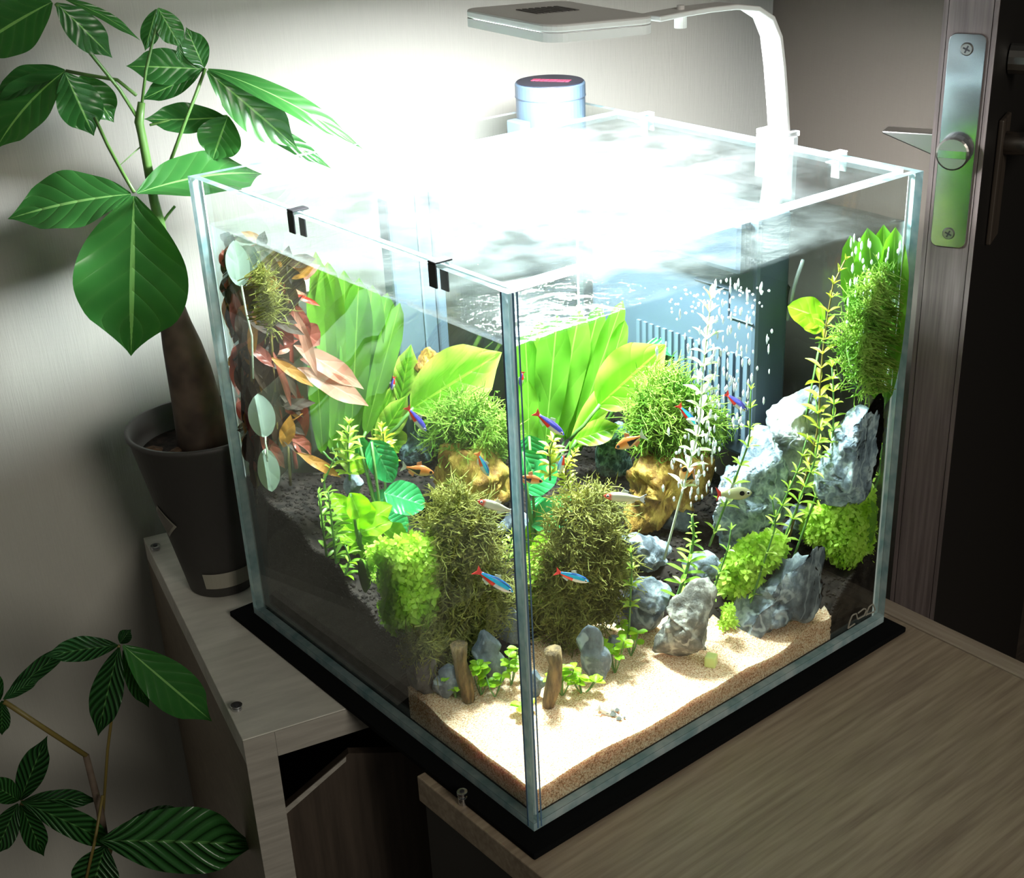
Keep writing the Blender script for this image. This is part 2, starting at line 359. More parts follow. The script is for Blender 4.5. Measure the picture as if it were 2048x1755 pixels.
def m_rasb():
    t = NT('rasbora_orange'); uv = t.n('ShaderNodeUVMap'); sx = t.n('ShaderNodeSeparateXYZ'); t.l(uv.outputs[0], sx.inputs[0]); u, v = sx.outputs[0], sx.outputs[1]
    c = t.ramp(v, [(.2, (.85, .50, .22)), (.5, (.85, .27, .04)), (.85, (.40, .12, .03))])
    tri = t.math('MULTIPLY', t.math('GREATER_THAN', u, .42), t.math('LESS_THAN', t.math('ABSOLUTE', t.math('SUBTRACT', v, .42)), t.math('MULTIPLY', t.math('SUBTRACT', 1.0, u), .42)))
    c = t.mixc(tri, c, (.012, .012, .015)); t.set(Base_Color=c, Roughness=.3); return t.m
m_rasb()
t = m_fish('rummy_body', [(.0, (.85, .05, .04)), (.16, (.80, .10, .06)), (.22, (.72, .66, .48)), (.8, (.70, .64, .44)), (1, (.7, .65, .5))], 'X')
t = m_fish('lemon_body', [(.0, (.45, .42, .22)), (.8, (.52, .50, .26)), (.93, (.6, .5, .3)), (1, (.8, .1, .08))], 'X')
t = m_fish('cory_body', [(.0, (.80, .78, .70)), (.5, (.84, .82, .74)), (1, (.8, .78, .72))], 'X')
plain('fin_red', (.85, .06, .05), .4); plain('fin_clear', (.72, .72, .62), .4, Alpha=.45); plain('fin_white', (.85, .85, .85), .4); plain('fin_orange', (.75, .30, .12), .4, Alpha=.8)
plain('eye_black', (.01, .01, .01), .1); plain('eye_white', (.8, .8, .75), .2); plain('fin_blackish', (.04, .04, .05), .4); plain('cory_mark', (.12, .12, .11), .5)
M = MATS

# ------------------------------------------------------------------ the room
WN = lambda x, y: None
WX0, WY0, WS = -.006, .478, -.236          # back wall: y = WY0 + WS*(x-WX0)
wd = np.array([1, WS, 0.]); wd /= np.linalg.norm(wd); wnorm = np.array([-wd[1], wd[0], 0.])   # pointing away from the room
def wallP(s, z): return np.array([WX0, WY0, 0]) + wd * s + np.array([0, 0, z])
ZF = -.74
sK = .582                                    # where the two walls meet
K = wallP(sK, 0)
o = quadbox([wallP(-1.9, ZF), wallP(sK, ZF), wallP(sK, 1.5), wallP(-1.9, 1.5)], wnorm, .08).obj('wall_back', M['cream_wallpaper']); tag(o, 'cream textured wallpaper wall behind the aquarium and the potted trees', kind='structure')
# door in front of the right-hand wall, seen edge-on
ang = math.radians(23.5); dd = np.array([math.cos(ang), math.sin(ang), 0]); dn = np.array([-dd[1], dd[0], 0])   # dn = towards the left face
E0 = at(1985, 150, 2, .24); E0[2] = 0
tt = .94; E0 = CP + ray(1985, 150) * tt; E0[2] = 0
TH = .0345
door_L = E0 + dn * TH
# beige wall runs from the corner K to the door's left face
Pj = CP + ray(1893, 150) * 1.0
d_ = ray(1893, 150)
# intersection of the sight of px 1893 with the door's left face
A_ = np.array([[d_[0], -dd[0]], [d_[1], -dd[1]]]); s1, s2 = np.linalg.solve(A_, (door_L - CP)[:2])
J = door_L + dd * max(s2, .05) + dn * .002; J[2] = 0
bd = (J - K); bd[2] = 0; bn = np.array([-bd[1], bd[0], 0]); bn /= np.linalg.norm(bn)
if bn @ (np.array([.1, .1, 0]) - K) > 0: bn = -bn
up = np.array([0, 0, 1.])
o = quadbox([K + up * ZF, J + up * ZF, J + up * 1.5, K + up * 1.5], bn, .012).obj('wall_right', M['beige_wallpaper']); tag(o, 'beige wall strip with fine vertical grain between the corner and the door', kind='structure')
mb = MB(); quadbox([(-1.9, -2.4, ZF), (2.6, -2.4, ZF), (2.6, 1.2, ZF), (-1.9, 1.2, ZF)], (0, 0, -1), .03, mb=mb); o = mb.obj('floor', M['floor_wood']); tag(o, 'dark wooden floor of the room', kind='structure')
o = MB().box((2.5, -2.4, ZF), (2.56, 1.2, 1.5)).obj('wall_far', M['black_panel']); tag(o, 'dark far wall of the unlit hallway behind the door', kind='structure')  # darkness of the unlit space put into the near-black wall colour

door = empty('door_1', tuple(E0 + np.array([0, 0, ZF]))); tag(door, 'dark wooden door standing open edge-on at the right', kind='structure')
bp = lambda P: np.asarray(P) - (E0 + np.array([0, 0, ZF]))
def dpt(along, across, z): return E0 + dd * along + dn * across + up * z
def dbox(a, c, z, mb, mi=0):
    quadbox([bp(dpt(a[0], c[0], z[0])), bp(dpt(a[1], c[0], z[0])), bp(dpt(a[1], c[1], z[0])), bp(dpt(a[0], c[1], z[0]))], up, z[1] - z[0], mi, mb); return mb
dbox((0.0006, .72), (0, TH), (ZF + .01, 1.3), MB()).obj('leaf_panel', M['black_panel'], door)
dbox((-.0006, .0006), (.0035, TH - .0035), (ZF + .01, 1.3), MB()).obj('edge_board', M['door_edge_wood'], door)
for a, b in ((0, .003), (TH - .003, TH)): dbox((-.0004, .0006), (a, b), (ZF + .01, 1.3), MB()).obj('edge_strip', M['door_edge_wood'], door)
# latch plate on the edge
pz1, pz0 = at(1935, 66, 0, E0[0])[2], None
def zon(px, py):      # height of a pixel on the door's edge plane
    d = ray(px, py); k = dd @ E0; t_ = (k - dd @ CP) / (dd @ d); P = CP + d * t_; return P[2], (P - E0) @ dn
zt, ct = zon(1936, 66); zb, cb = zon(1895, 492); zl, _ = zon(1905, 300)
cc_ = TH * .5; hw = .0118
def rounded(c, z0, z1, hw, r, a0, a1):
    pts = []
    for (cx_, cz, s) in ((c + hw - r, z1 - r, 0), (c - hw + r, z1 - r, 1), (c - hw + r, z0 + r, 2), (c + hw - r, z0 + r, 3)):
        for q in range(6):
            th = (s + q / 5) * math.pi / 2; pts.append(bp(dpt(a0, cx_ + r * math.cos(th), cz + r * math.sin(th))))
    return quadbox(pts, dd, a1 - a0)
plate = rounded(cc_, zb, zt, hw, .005, -.0022, -.0006).obj('latch_plate', M['steel'], door, bevel=.0004)
for z_ in (zt - .0095, zb + .0095):
    mb = MB(); c0 = bp(dpt(-.0022, cc_, z_)); mb.tube([c0, c0 - dd * .0012], [.0042, .0034], 20); s_ = mb.obj('screw', M['satin_steel'], plate)
    mb = MB()
    for a in (.4, .4 + math.pi / 2):
        v_ = dn * math.cos(a) + up * math.sin(a); w_ = np.cross(v_, dd); c1 = c0 - dd * .0011
        quadbox([c1 - v_ * .0024 - w_ * .0005, c1 + v_ * .0024 - w_ * .0005, c1 + v_ * .0024 + w_ * .0005, c1 - v_ * .0024 + w_ * .0005], -dd, .0003, 0, mb)
    mb.obj('cross_slot', M['dark_slot'], plate)
mb = MB(); c0 = bp(dpt(-.0022, cc_ + .001, zl)); mb.tube([c0, c0 - dd * .009, c0 - dd * .010], [.0108, .0108, .0096], 24); mb.obj('latch_bolt', M['satin_steel'], door)
mb = MB(); quadbox([c0 - dd * .0102 + dn * .009 - up * .0024, c0 - dd * .0102 - dn * .009 - up * .0024, c0 - dd * .0102 - dn * .009 + up * .0024, c0 - dd * .0102 + dn * .009 + up * .0024], -dd, .0006, 0, mb)
mb.obj('bolt_band', M['steel'], door)
# lever on the left face
mb = MB(); lb = lambda a, c, z: bp(dpt(a, c, z))
vs = []
for a in (.028, .044):
    vs += [lb(a, TH + .0005, zl + .0035), lb(a, TH + .0005, zl - .0125), lb(a, TH + .040, zl + .0035 - .0005), lb(a, TH + .040, zl + .0012)]
mb.add(vs, [(0, 1, 3, 2), (4, 6, 7, 5), (0, 2, 6, 4), (1, 5, 7, 3), (2, 3, 7, 6), (0, 4, 5, 1)])
mb.obj('lever', M['satin_steel'], door, bevel=.0012)
mb = MB(); mb.box((0, 0, 0), (0, 0, 0)); mb = dbox((.045, .075), (-.004, -.0004), (zl - .075, zl + .012), MB()); mb.obj('escutcheon', M['dark_brown_wood'], door, bevel=.001)
mb = MB(); mb.tube([lb(.06, -.001, zl - .006), lb(.06, -.045, zl - .006)], .008, 14); mb.tube([lb(.06, -.04, zl - .006), lb(.16, -.045, zl - .006)], .008, 14); mb.obj('far_lever', M['satin_steel'], door, smooth=True)
mb = MB(); mb.tube([lb(.06, -.001, zl + .05), lb(.06, -.030, zl + .05)], .010, 14); mb.obj('thumb_turn', M['satin_steel'], door)

# ------------------------------------------------------------------ table, cabinet
ZT = -.004
table = empty('table', (0, 0, ZF)); tag(table, 'oak-coloured table with a pale edge band carrying the front of the aquarium', 'table')
TX0, TX1, TY1, TY0 = -.0165, .3305, .0855, -.62
MBt = lambda *a: MB().box(*a)
def tb(lo, hi, name, mat, bev=0):
    m_ = MB().box((lo[0], lo[1], lo[2] - ZF), (hi[0], hi[1], hi[2] - ZF)); return m_.obj(name, M[mat], table, bevel=bev)
tb((TX0, TY0, ZT - .018), (TX1 - .0155, TY1, ZT), 'table_top', 'table_oak', .0008)
tb((TX1 - .015, TY0, ZT - .018), (TX1, TY1, ZT + .0005), 'edge_band', 'table_edge', .0008)
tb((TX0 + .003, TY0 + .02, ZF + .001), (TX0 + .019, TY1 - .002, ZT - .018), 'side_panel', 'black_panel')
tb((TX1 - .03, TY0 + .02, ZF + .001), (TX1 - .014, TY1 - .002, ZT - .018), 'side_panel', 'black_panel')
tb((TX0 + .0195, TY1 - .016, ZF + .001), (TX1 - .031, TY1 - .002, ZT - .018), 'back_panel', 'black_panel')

cab_o = np.array([-.0735, .1834, 0]); ca = -.240                     # front-left corner, rotation
cab = empty('storage_cabinet', (cab_o[0], cab_o[1], ZF), ca); tag(cab, 'whitewashed wooden cabinet with an open front under the potted tree', 'cabinet')
CW, CD, H0 = .288, .286, ZT - ZF
def cb(lo, hi, name, mat, bev=.0006, M_=None):
    return MB().box(lo, hi, 0, M_).obj(name, M[mat], cab, bevel=bev)
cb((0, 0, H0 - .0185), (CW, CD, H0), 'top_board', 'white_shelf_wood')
cb((0, .0008, .001), (.019, CD, H0 - .0188), 'left_side_panel', 'cabinet_side_shaded')
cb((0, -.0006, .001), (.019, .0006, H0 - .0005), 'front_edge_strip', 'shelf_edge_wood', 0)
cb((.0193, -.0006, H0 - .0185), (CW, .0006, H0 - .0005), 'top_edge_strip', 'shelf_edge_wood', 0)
cb((CW - .019, .0008, .001), (CW, CD, H0 - .0188), 'right_side_panel', 'cabinet_side_shaded')
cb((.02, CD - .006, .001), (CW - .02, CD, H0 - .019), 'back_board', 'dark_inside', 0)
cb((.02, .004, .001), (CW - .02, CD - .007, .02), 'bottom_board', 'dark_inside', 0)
# half-open flap: its upper edge runs inwards from the front
ma = math.radians(40); Mr = np.array([[math.cos(ma), -math.sin(ma), 0, .021], [math.sin(ma), math.cos(ma), 0, -.05], [0, 0, 1, 0]])
P1 = at(562, 1622, 2, -.055); P2 = at(690, 1512, 2, -.030)
fl = empty('leaning_board', (P1[0], P1[1], ZF)); tag(fl, 'brown board leaning below the white cabinet top with a pale upper edge', 'board')
F = vpl((P1 + P2) / 2 + np.array([.01, .01, 0]))
q = [F(562, 1622), F(697, 1506), F(1000, 1500), F(1000, 1990), F(600, 1990)]
org = np.array([P1[0], P1[1], ZF])
quadbox([p - org for p in q], F.n, .006).obj('board_face', M['dark_brown_wood'], fl)
quadbox([p - org - F.n * .0004 for p in (F(562, 1622), F(692, 1512), F(692, 1521), F(566, 1632))], F.n, .0066).obj('board_edge', M['shelf_edge_wood'], fl)

def dowel(px, py, h, label, r=.0026):
    P = at(px, py, 2, ZT if True else 0); e = empty('shelf_pin', tuple(P)); tag(e, label, 'shelf pin', 'steel shelf pins left on the furniture')
    MB().lathe([(r, 0), (r, h * .55), (r * .62, h * .56), (r * .62, h * .72), (r * 1.15, h * .74), (r * 1.15, h)], k=20).obj('pin_shaft', M['steel'], e, bevel=.0002)
    MB().lathe([(r * .5, h + .00005), (r * .5, h + .0004)], k=12).obj('pin_tip', M['dark_slot'], e)
dowel(474, 1418, .0035, 'steel shelf pin near the front corner of the white cabinet top', .0032); dowel(312, 1098, .0035, 'steel shelf pin on the white cabinet top beside the plant pot', .0032)
dowel(926, 1606, .0085, 'upright steel shelf pin on the table edge below the black mat')

# ------------------------------------------------------------------ mat and tank
mat = MB().box((-.0115, -.014, -.004), (.306, .314, -.0001)).obj('rubber_mat', M['black_mat'], bevel=.0008); tag(mat, 'flat black foam mat under the glass aquarium', 'mat')
L, T = .3, .005
tank = empty('aquarium', (0, 0, 0)); tag(tank, 'rimless cube aquarium of clear glass with greenish edges', 'aquarium')
def pane(lo, hi, name='glass_pane', big=0):
    m_ = MB().box(lo, hi); me = m_.mesh(name, [M['clear_glass'], M['green_glass_edge']])
    d = [hi[i] - lo[i] for i in range(3)]; thin = d.index(min(d))
    for p in me.polygons:
        p.material_index = 0 if abs(p.normal[thin]) > .9 else 1
    return link(name, me, tank)
pane((0, 0, 0), (L, L, T), 'bottom_pane')
pane((0, 0, T + .0002), (L, T, L)); pane((0, T + .0002, T + .0002), (T, L - T - .0002, L)); pane((L - T, T + .0002, T + .0002), (L, L - T - .0002, L)); pane((0, L - T, T + .0002), (L, L, L))
# silicone seams at the front corner and sides
for (x, y) in ((T, T), (L - T, T), (T, L - T), (L - T, L - T)):
    sx_, sy_ = (1 if x < .1 else -1), (1 if y < .1 else -1)
    quadbox([(x, y, T), (x + sx_ * .0015, y, T), (x, y + sy_ * .0015, T)], (0, 0, 1), L - T - .001).obj('silicone_seam', M['pale_silicone'], tank)
MB().box((-.0003, .0042, .001), (-.00005, .0052, L)).obj('corner_joint', M['blue_seam'], tank)
MB().box((.0022, -.0003, .001), (.0032, -.00005, L)).obj('corner_joint', M['blue_seam'], tank)
MB().box((.0046, -.0003, .001), (.0054, -.00005, L)).obj('corner_joint', M['blue_seam'], tank)
# maker's mark, printed outline letters on the right-hand pane
def LP(x, y): return at(1650 + x * .09766, 1150 + y * .09766, 1, -.0003)
for st in ([(470, 1085), (500, 960), (550, 835), (580, 805), (640, 782), (665, 895)], [(470, 1085), (610, 990)],
           [(672, 778), (790, 685), (832, 690), (845, 722), (800, 825), (665, 898)],
           [(852, 800), (862, 740), (900, 650), (930, 622), (980, 585), (1025, 690), (1022, 720)], [(830, 825), (860, 800), (1005, 745)]):
    MB().tube([LP(*p) for p in st], .0005, 5).obj('logo_stroke', M['pot_label'], tank)

# water: one body, its top a little ruffled
WZ = .2705; wb = MB(); e_ = .0054; G = 40
vs, fs, ms = [], [], []
g = np.linspace(e_, L - e_, G)
for iy in range(G):
    for ix in range(G):
        z = WZ + .0006 * mnoise.noise(Vector((g[ix] * 60, g[iy] * 60, 0)))
        if ix in (0, G - 1) or iy in (0, G - 1): z += .0008
        vs.append((g[ix], g[iy], z))
for iy in range(G - 1):
    for ix in range(G - 1): fs.append((iy * G + ix, iy * G + ix + 1, (iy + 1) * G + ix + 1, (iy + 1) * G + ix)); ms.append(0)
def side(idx, mi):
    n0 = len(vs)
    for i in idx: vs.append((vs[i][0], vs[i][1], T + .001))
    for k in range(len(idx) - 1): fs.append((idx[k], n0 + k, n0 + k + 1, idx[k + 1])); ms.append(mi)
side([i for i in range(G)], 1); side([i * G for i in range(G)], 1); side([(G - 1) * G + i for i in range(G)], 2); side([i * G + G - 1 for i in range(G)], 2)
me = bpy.data.meshes.new('water'); me.from_pydata(vs, [], fs)
for k in ('water_surface', 'water_side_front', 'water_side_back'): me.materials.append(M[k])
me.polygons.foreach_set('material_index', ms); me.polygons.foreach_set('use_smooth', [True] * len(fs))
wat = link('tank_water', me); tag(wat, 'clear water filling the aquarium to just below the rim', 'water', kind='stuff')

# lid on clips
lid = empty('glass_lid', (0, 0, 0)); tag(lid, 'flat glass cover resting on clips over the aquarium', 'lid')
m_ = MB(); quadbox([(.006, .008, .2985), (.292, .008, .2985), (.292, .246, .2985), (.006, .246, .2985)], (0, 0, 1), .0028, 0, m_)
me = m_.mesh('cover_sheet', [M['lid_glass'], M['green_glass_edge']])
for p in me.polygons: p.material_index = 0 if abs(p.normal[2]) > .9 else 1
link('cover_sheet', me, lid)
for P, ax in (((0, .182, .3), 'x'), ((0, .055, .3), 'x'), ((.3, .222, .3), 'X'), ((.3, .058, .3), 'X')):
    m_ = MB(); y = P[1]; s = 1 if ax == 'x' else -1; x = P[0]
    X = lambda a: x + s * a
    def bx(a0, a1, y0, y1, z0, z1):
        xs = sorted((X(a0), X(a1))); m_.box((xs[0], y0, z0), (xs[1], y1, z1))
    bx(-.0012, -.0002, y - .003, y + .003, .290, .3015); bx(-.0012, .009, y - .003, y + .003, .3016, .3026); bx(.0052, .0062, y - .003, y + .003, .287, .2972); bx(.0052, .012, y - .003, y + .003, .2965, .2975)
    m_.obj('lid_clip', M['dark_rubber'] if ax == 'x' else M['arm_acrylic'], lid, bevel=.0003)

# lamp
ZL = .3875
N_, L_, R_ = at(1100, 51, 2, ZL), at(920, 17, 2, ZL), at(1318, 31, 2, ZL)
u_ = (L_ - N_); r_ = (R_ - N_); u_[2] = r_[2] = 0; F_ = N_ + u_ + r_
lamp = empty('aquarium_lamp', tuple((N_ + F_) / 2)); tag(lamp, 'flat white clip-on lamp glowing over the aquarium on a curved arm', 'lamp')
Lc = (N_ + F_) / 2
def plate4(sc_, z0, z1, rad=.01):
    c = Lc.copy(); U = u_ * sc_ / 2; Rr = r_ * sc_ / 2; ul, rl_ = np.linalg.norm(U), np.linalg.norm(Rr); un, rn = U / ul, Rr / rl_; pts = []
    for (sa, sb, st) in ((1, 1, 0), (1, -1, 1), (-1, -1, 2), (-1, 1, 3)):
        for q in range(7):
            th = q / 6 * math.pi / 2
            a, b = {0: (math.sin(math.pi / 2 - th) * 1.0, math.cos(math.pi / 2 - th)), 1: (math.cos(th), -math.sin(th)), 2: (-math.sin(th), -math.cos(th)), 3: (-math.cos(th), math.sin(th))}[st]
            if st == 0: a, b = math.sin(th), math.cos(th)
            pts.append(c + un * (sa * (ul - rad) + rad * a) + rn * (sb * (rl_ - rad) + rad * b) + up * (z0 - c[2]) - Lc)
    return quadbox(pts, up, z1 - z0)
plate4(1.0, ZL - .0045, ZL).obj('lamp_housing', M['lamp_shell'], lamp, bevel=.0012)
plate4(.93, ZL - .0058, ZL - .0046).obj('light_panel', M['lamp_diffuser'], lamp)
def loop4(sc_, z): return [np.array(v) for v in plate4(sc_, z, z + .001).v[0][:28]]
la, lb_, lc_, ld_ = loop4(1.0, ZL - .0046), loop4(1.0, ZL - .0092), loop4(.95, ZL - .0092), loop4(.95, ZL - .0046)
q = la + lb_ + lc_ + ld_; n4 = len(la)
MB().add(q, [(a * n4 + i, a * n4 + (i + 1) % n4, ((a + 1) % 4) * n4 + (i + 1) % n4, ((a + 1) % 4) * n4 + i) for a in range(4) for i in range(n4)]).obj('lamp_light_skirt', M['lamp_shell'], lamp)  # skirt added below the panel to cut grazing light off the upper wall
m_ = MB()
for k in range(-3, 4):
    c = Lc + up * (ZL + .0001 - Lc[2]) + r_ * .06 * k - Lc + u_ * .1
    quadbox([c - u_ * .12 - r_ * .018, c + u_ * .12 - r_ * .018, c + u_ * .12 + r_ * .018, c - u_ * .12 + r_ * .018], up, .0004, 0, m_)
m_.obj('vent_grille', M['lamp_vent'], lamp)
# arm: from the lamp's right side over and down to the back pane
arm_px = [(1300, 30), (1340, 22), (1400, 12), (1455, 6), (1500, 10), (1530, 30), (1546, 70), (1553, 130), (1558, 200), (1562, 268)]
ap = []
for i, (x, y) in enumerate(arm_px):
    f = i / (len(arm_px) - 1)
    ap.append(at(x, y, 1, .108))
m_ = MB(); hw_ = np.array([0, .5, 0]) * .012
vs = []
for i, p in enumerate(ap):
    t_ = ap[min(i + 1, len(ap) - 1)] - ap[max(i - 1, 0)]; t_ /= np.linalg.norm(t_); n_ = np.cross(t_, [0, 1, 0]); n_ /= np.linalg.norm(n_)
    for a, b in ((-1, 0), (1, 0), (1, 1), (-1, 1)): vs.append(p + np.array([0, .008, 0]) * a - n_ * .003 * b - Lc)
k = len(ap); fs = [(i * 4 + j, i * 4 + (j + 1) % 4, (i + 1) * 4 + (j + 1) % 4, (i + 1) * 4 + j) for i in range(k - 1) for j in range(4)] + [(3, 2, 1, 0), ((k - 1) * 4, (k - 1) * 4 + 1, (k - 1) * 4 + 2, (k - 1) * 4 + 3)]
m_.add(vs, fs); m_.obj('curved_arm', M['lamp_shell'], lamp, bevel=.0006)
e = ap[-1]; MB().box((.3003 - Lc[0], e[1] - .012 - Lc[1], .262 - Lc[2]), (.3045 - Lc[0], e[1] + .012 - Lc[1], .304 - Lc[2])).obj('clamp_outer', M['arm_acrylic'], lamp, bevel=.0005)
MB().box((.2925 - Lc[0], e[1] - .012 - Lc[1], .278 - Lc[2]), (.2948 - Lc[0], e[1] + .012 - Lc[1], .304 - Lc[2])).obj('clamp_inner', M['arm_acrylic'], lamp, bevel=.0005)
MB().box((.2925 - Lc[0], e[1] - .012 - Lc[1], .3042 - Lc[2]), (.306 - Lc[0], e[1] + .012 - Lc[1], .3075 - Lc[2])).obj('clamp_bridge', M['arm_acrylic'], lamp, bevel=.0005)
pk = at(1361, 33, 1, .108); MB().lathe([(.0035, -.006), (.0035, 0), (.0022, .0005), (.0022, .006)], tuple(pk - Lc), 16).obj('arm_knob', M['lamp_shell'], lamp)

# ------------------------------------------------------------------ internal filter
fil = empty('internal_filter', (.253, .27, .08)); tag(fil, 'grey internal filter with a round motor head and ribbed body in the back corner', 'filter')
fo = np.array([.253, .27, .08]); zo = -.08
MB().lathe([(.0235, .185), (.0235, .2335), (.0238, .234), (.0238, .242), (.0232, .2430)], (0, 0, 0), 48).obj('motor_head', M['filter_head'], fil, smooth=False)
MB().lathe([(.0240, .2337), (.0240, .2342)], (0, 0, 0), 48).obj('head_seam', M['filter_dark'], fil)
MB().lathe([(.0225, .24305), (.0225, .2436)], (0, 0, 0), 48).obj('head_cap', M['filter_cap'], fil)
c_ = np.array([0, 0, .2437]); v_ = np.array([.55, -.83, 0]); w_ = np.array([.83, .55, 0]); m_ = MB()
for k in range(9):
    a = -.0125 + k * .003; quadbox([c_ + v_ * a - w_ * .0034, c_ + v_ * (a + .0026) - w_ * .0034, c_ + v_ * (a + .0026) + w_ * .0034, c_ + v_ * a + w_ * .0034], up, .0002, 0, m_)
m_.obj('red_lettering', M['red_print'], fil)
MB().box((-.034, -.010, .19), (-.026, .006, .222)).obj('outlet_elbow', M['filter_grey'], fil, bevel=.001)
MB().box((-.026, -.006, .195), (-.018, .004, .214)).obj('outlet_neck', M['filter_light'], fil, bevel=.001)
FB = MB(); lo = np.array([.262, .088, .10]) - fo; hi = np.array([.2935, .243, .262]) - fo
FB.box(lo, hi); FB.obj('filter_body', M['filter_grey'], fil, bevel=.003)
MB().box((.2500 - fo[0], .091 - fo[1], .228 - fo[2]), (.2615 - fo[0], .185 - fo[1], .262 - fo[2])).obj('filter_hood', M['filter_dark'], fil, bevel=.004)
m_ = MB()
for k in range(17):
    y = .092 + k * .0062 - fo[1]; m_.box((.2600 - fo[0], y, .112 - fo[2]), (.2622 - fo[0], y + .0032, .172 - fo[2]))
m_.obj('intake_ribs', M['filter_light'], fil)
for (a, b) in (((.0895, .160), (.1105, .160)), ((.1105, .160), (.1105, .178)), ((.1105, .178), (.1410, .178))):
    MB().tube([(.2616 - fo[0], a[0] - fo[1], a[1] + .035 - fo[2]), (.2616 - fo[0], b[0] - fo[1], b[1] + .035 - fo[2])], .0006, 6).obj('seam_groove', M['filter_dark'], fil)
fb2 = empty('filter_image_box', (.145, .285, .08)); tag(fb2, 'slim blue-grey box standing in for the refracted filter behind the ribbon leaves left of the corner', 'filter')  # added box in place of the filter's second image bent by the water
MB().box((-.022, -.004, 0), (.0195, .0085, .185)).obj('box_body', M['filter_grey'], fb2, bevel=.002)
MB().box((-.001, -.0052, .0), (.0005, -.004, .185)).obj('box_rib', M['filter_light'], fb2)
MB().box((.010, -.0052, .0), (.0115, -.004, .185)).obj('box_rib', M['filter_dark'], fb2)

# cord and air line behind the bubbles
cd = MB(); X = .2925
cd.tube([at(x, y, 0, X) for x, y in ((1540, 522), (1556, 545), (1577, 575), (1572, 610), (1560, 645), (1545, 675), (1532, 700), (1528, 740))], .0013, 8)
tag(cd.obj('power_cord', M['cord_black'], smooth=True), 'thin black power cord bending down beside the grey filter', 'cord')
cd = MB().tube([at(x, y, 0, .29) for x, y in ((1606, 520), (1597, 545), (1589, 570), (1580, 610), (1574, 640))], .0012, 8)
tag(cd.obj('air_tube', M['airline'], smooth=True), 'thin clear air tube slanting down behind the heart-shaped leaves', 'tube')

# ------------------------------------------------------------------ ground inside the tank
TP = np.array([(0, .115, .024), (0, .14, .055), (0, .165, .067), (0, .2, .080), (0, .25, .094), (0, .3, .105), (.25, 0, .021), (.262, 0, .035), (.27, 0, .045), (.285, 0, .052), (.3, 0, .057),
               (.15, .11, .036), (.2, .11, .055), (.1, .16, .055), (.3, .1, .06), (.3, .2, .07), (.15, .3, .085), (.25, .3, .07), (.3, .3, .065), (.05, .15, .045), (.1, .09, .021), (.03, .1, .021),
               (.17, .05, .021), (.22, .03, .022), (0, 0, .020), (.1, 0, .019), (.2, 0, .018), (0, .08, .021), (.05, .05, .0215), (.12, .06, .0215), (.22, .07, .040), (.26, .05, .05), (.15, .2, .07), (.05, .25, .09), (.2, .2, .07), (.13, .09, .025), (.0, .04, .0205), (.15, .02, .0195), (.24, .03, .024)])
def ground(x, y):
    d2 = (TP[:, 0] - x) ** 2 + (TP[:, 1] - y) ** 2 + 2e-6; w_ = 1 / d2 ** 1.7; return float((w_ * TP[:, 2]).sum() / w_.sum())
GN = 90; gx = np.linspace(e_ + .0006, L - e_ - .0006, GN)
GZ = np.array([[ground(x, y) for x in gx] for y in gx])
def gz(x, y):
    fx = min(max((x - gx[0]) / (gx[1] - gx[0]), 0), GN - 1.001); fy = min(max((y - gx[0]) / (gx[1] - gx[0]), 0), GN - 1.001)
    i, j = int(fx), int(fy); a, b = fx - i, fy - j
    return (GZ[j, i] * (1 - a) + GZ[j, i + 1] * a) * (1 - b) + (GZ[j + 1, i] * (1 - a) + GZ[j + 1, i + 1] * a) * b
def hit(px, py):
    """where the line of sight first meets the ground inside the tank (or leaves the tank at the back)"""
    d = ray(px, py); t0 = max(-CP[0] / d[0], -CP[1] / d[1]) + .006
    t = t0
    while True:
        P = CP + d * t
        if P[0] > .293 or P[1] > .293 or P[2] < gz(P[0], P[1]): return P
        t += .0008
def chord(px, py, f):
    d = ray(px, py); t0 = max((.007 - CP[0]) / d[0], (.007 - CP[1]) / d[1]); P1 = hit(px, py); t1 = (P1 - CP) @ d; return CP + d * (t0 + f * (t1 - t0))
SOILT = .0275
def slab(mask_fn, zfn, name, mat):
    """closed terrain body: cells where mask holds, walls down to the bottom pane"""
    idx = {}; vs = []; fs = []
    cells = [[mask_fn((gx[i] + gx[i + 1]) / 2, (gx[j] + gx[j + 1]) / 2) for i in range(GN - 1)] for j in range(GN - 1)]
    def vid(i, j, top):
        k = (i, j, top)
        if k not in idx: idx[k] = len(vs); vs.append((gx[i], gx[j], zfn(i, j) if top else T + .0003))
        return idx[k]
    for j in range(GN - 1):
        for i in range(GN - 1):
            if not cells[j][i]: continue
            fs.append((vid(i, j, 1), vid(i + 1, j, 1), vid(i + 1, j + 1, 1), vid(i, j + 1, 1)))
            fs.append((vid(i, j + 1, 0), vid(i + 1, j + 1, 0), vid(i + 1, j, 0), vid(i, j, 0)))
            for di, dj, a, b in ((0, -1, (i, j), (i + 1, j)), (1, 0, (i + 1, j), (i + 1, j + 1)), (0, 1, (i + 1, j + 1), (i, j + 1)), (-1, 0, (i, j + 1), (i, j))):
                ii, jj = i + di, j + dj
                if not (0 <= ii < GN - 1 and 0 <= jj < GN - 1) or not cells[jj][ii]: fs.append((vid(*a, 0), vid(*b, 0), vid(*b, 1), vid(*a, 1)))
    me = bpy.data.meshes.new(name); me.from_pydata(vs, [], fs); me.materials.append(M[mat]); return link(name, me)
is_soil = lambda x, y: ground(x, y) > .0262 - .002 * mnoise.noise(Vector((x * 80, y * 80, 0)))
soilmask = [[is_soil((gx[i] + gx[i + 1]) / 2, (gx[j] + gx[j + 1]) / 2) for i in range(GN - 1)] for j in range(GN - 1)]
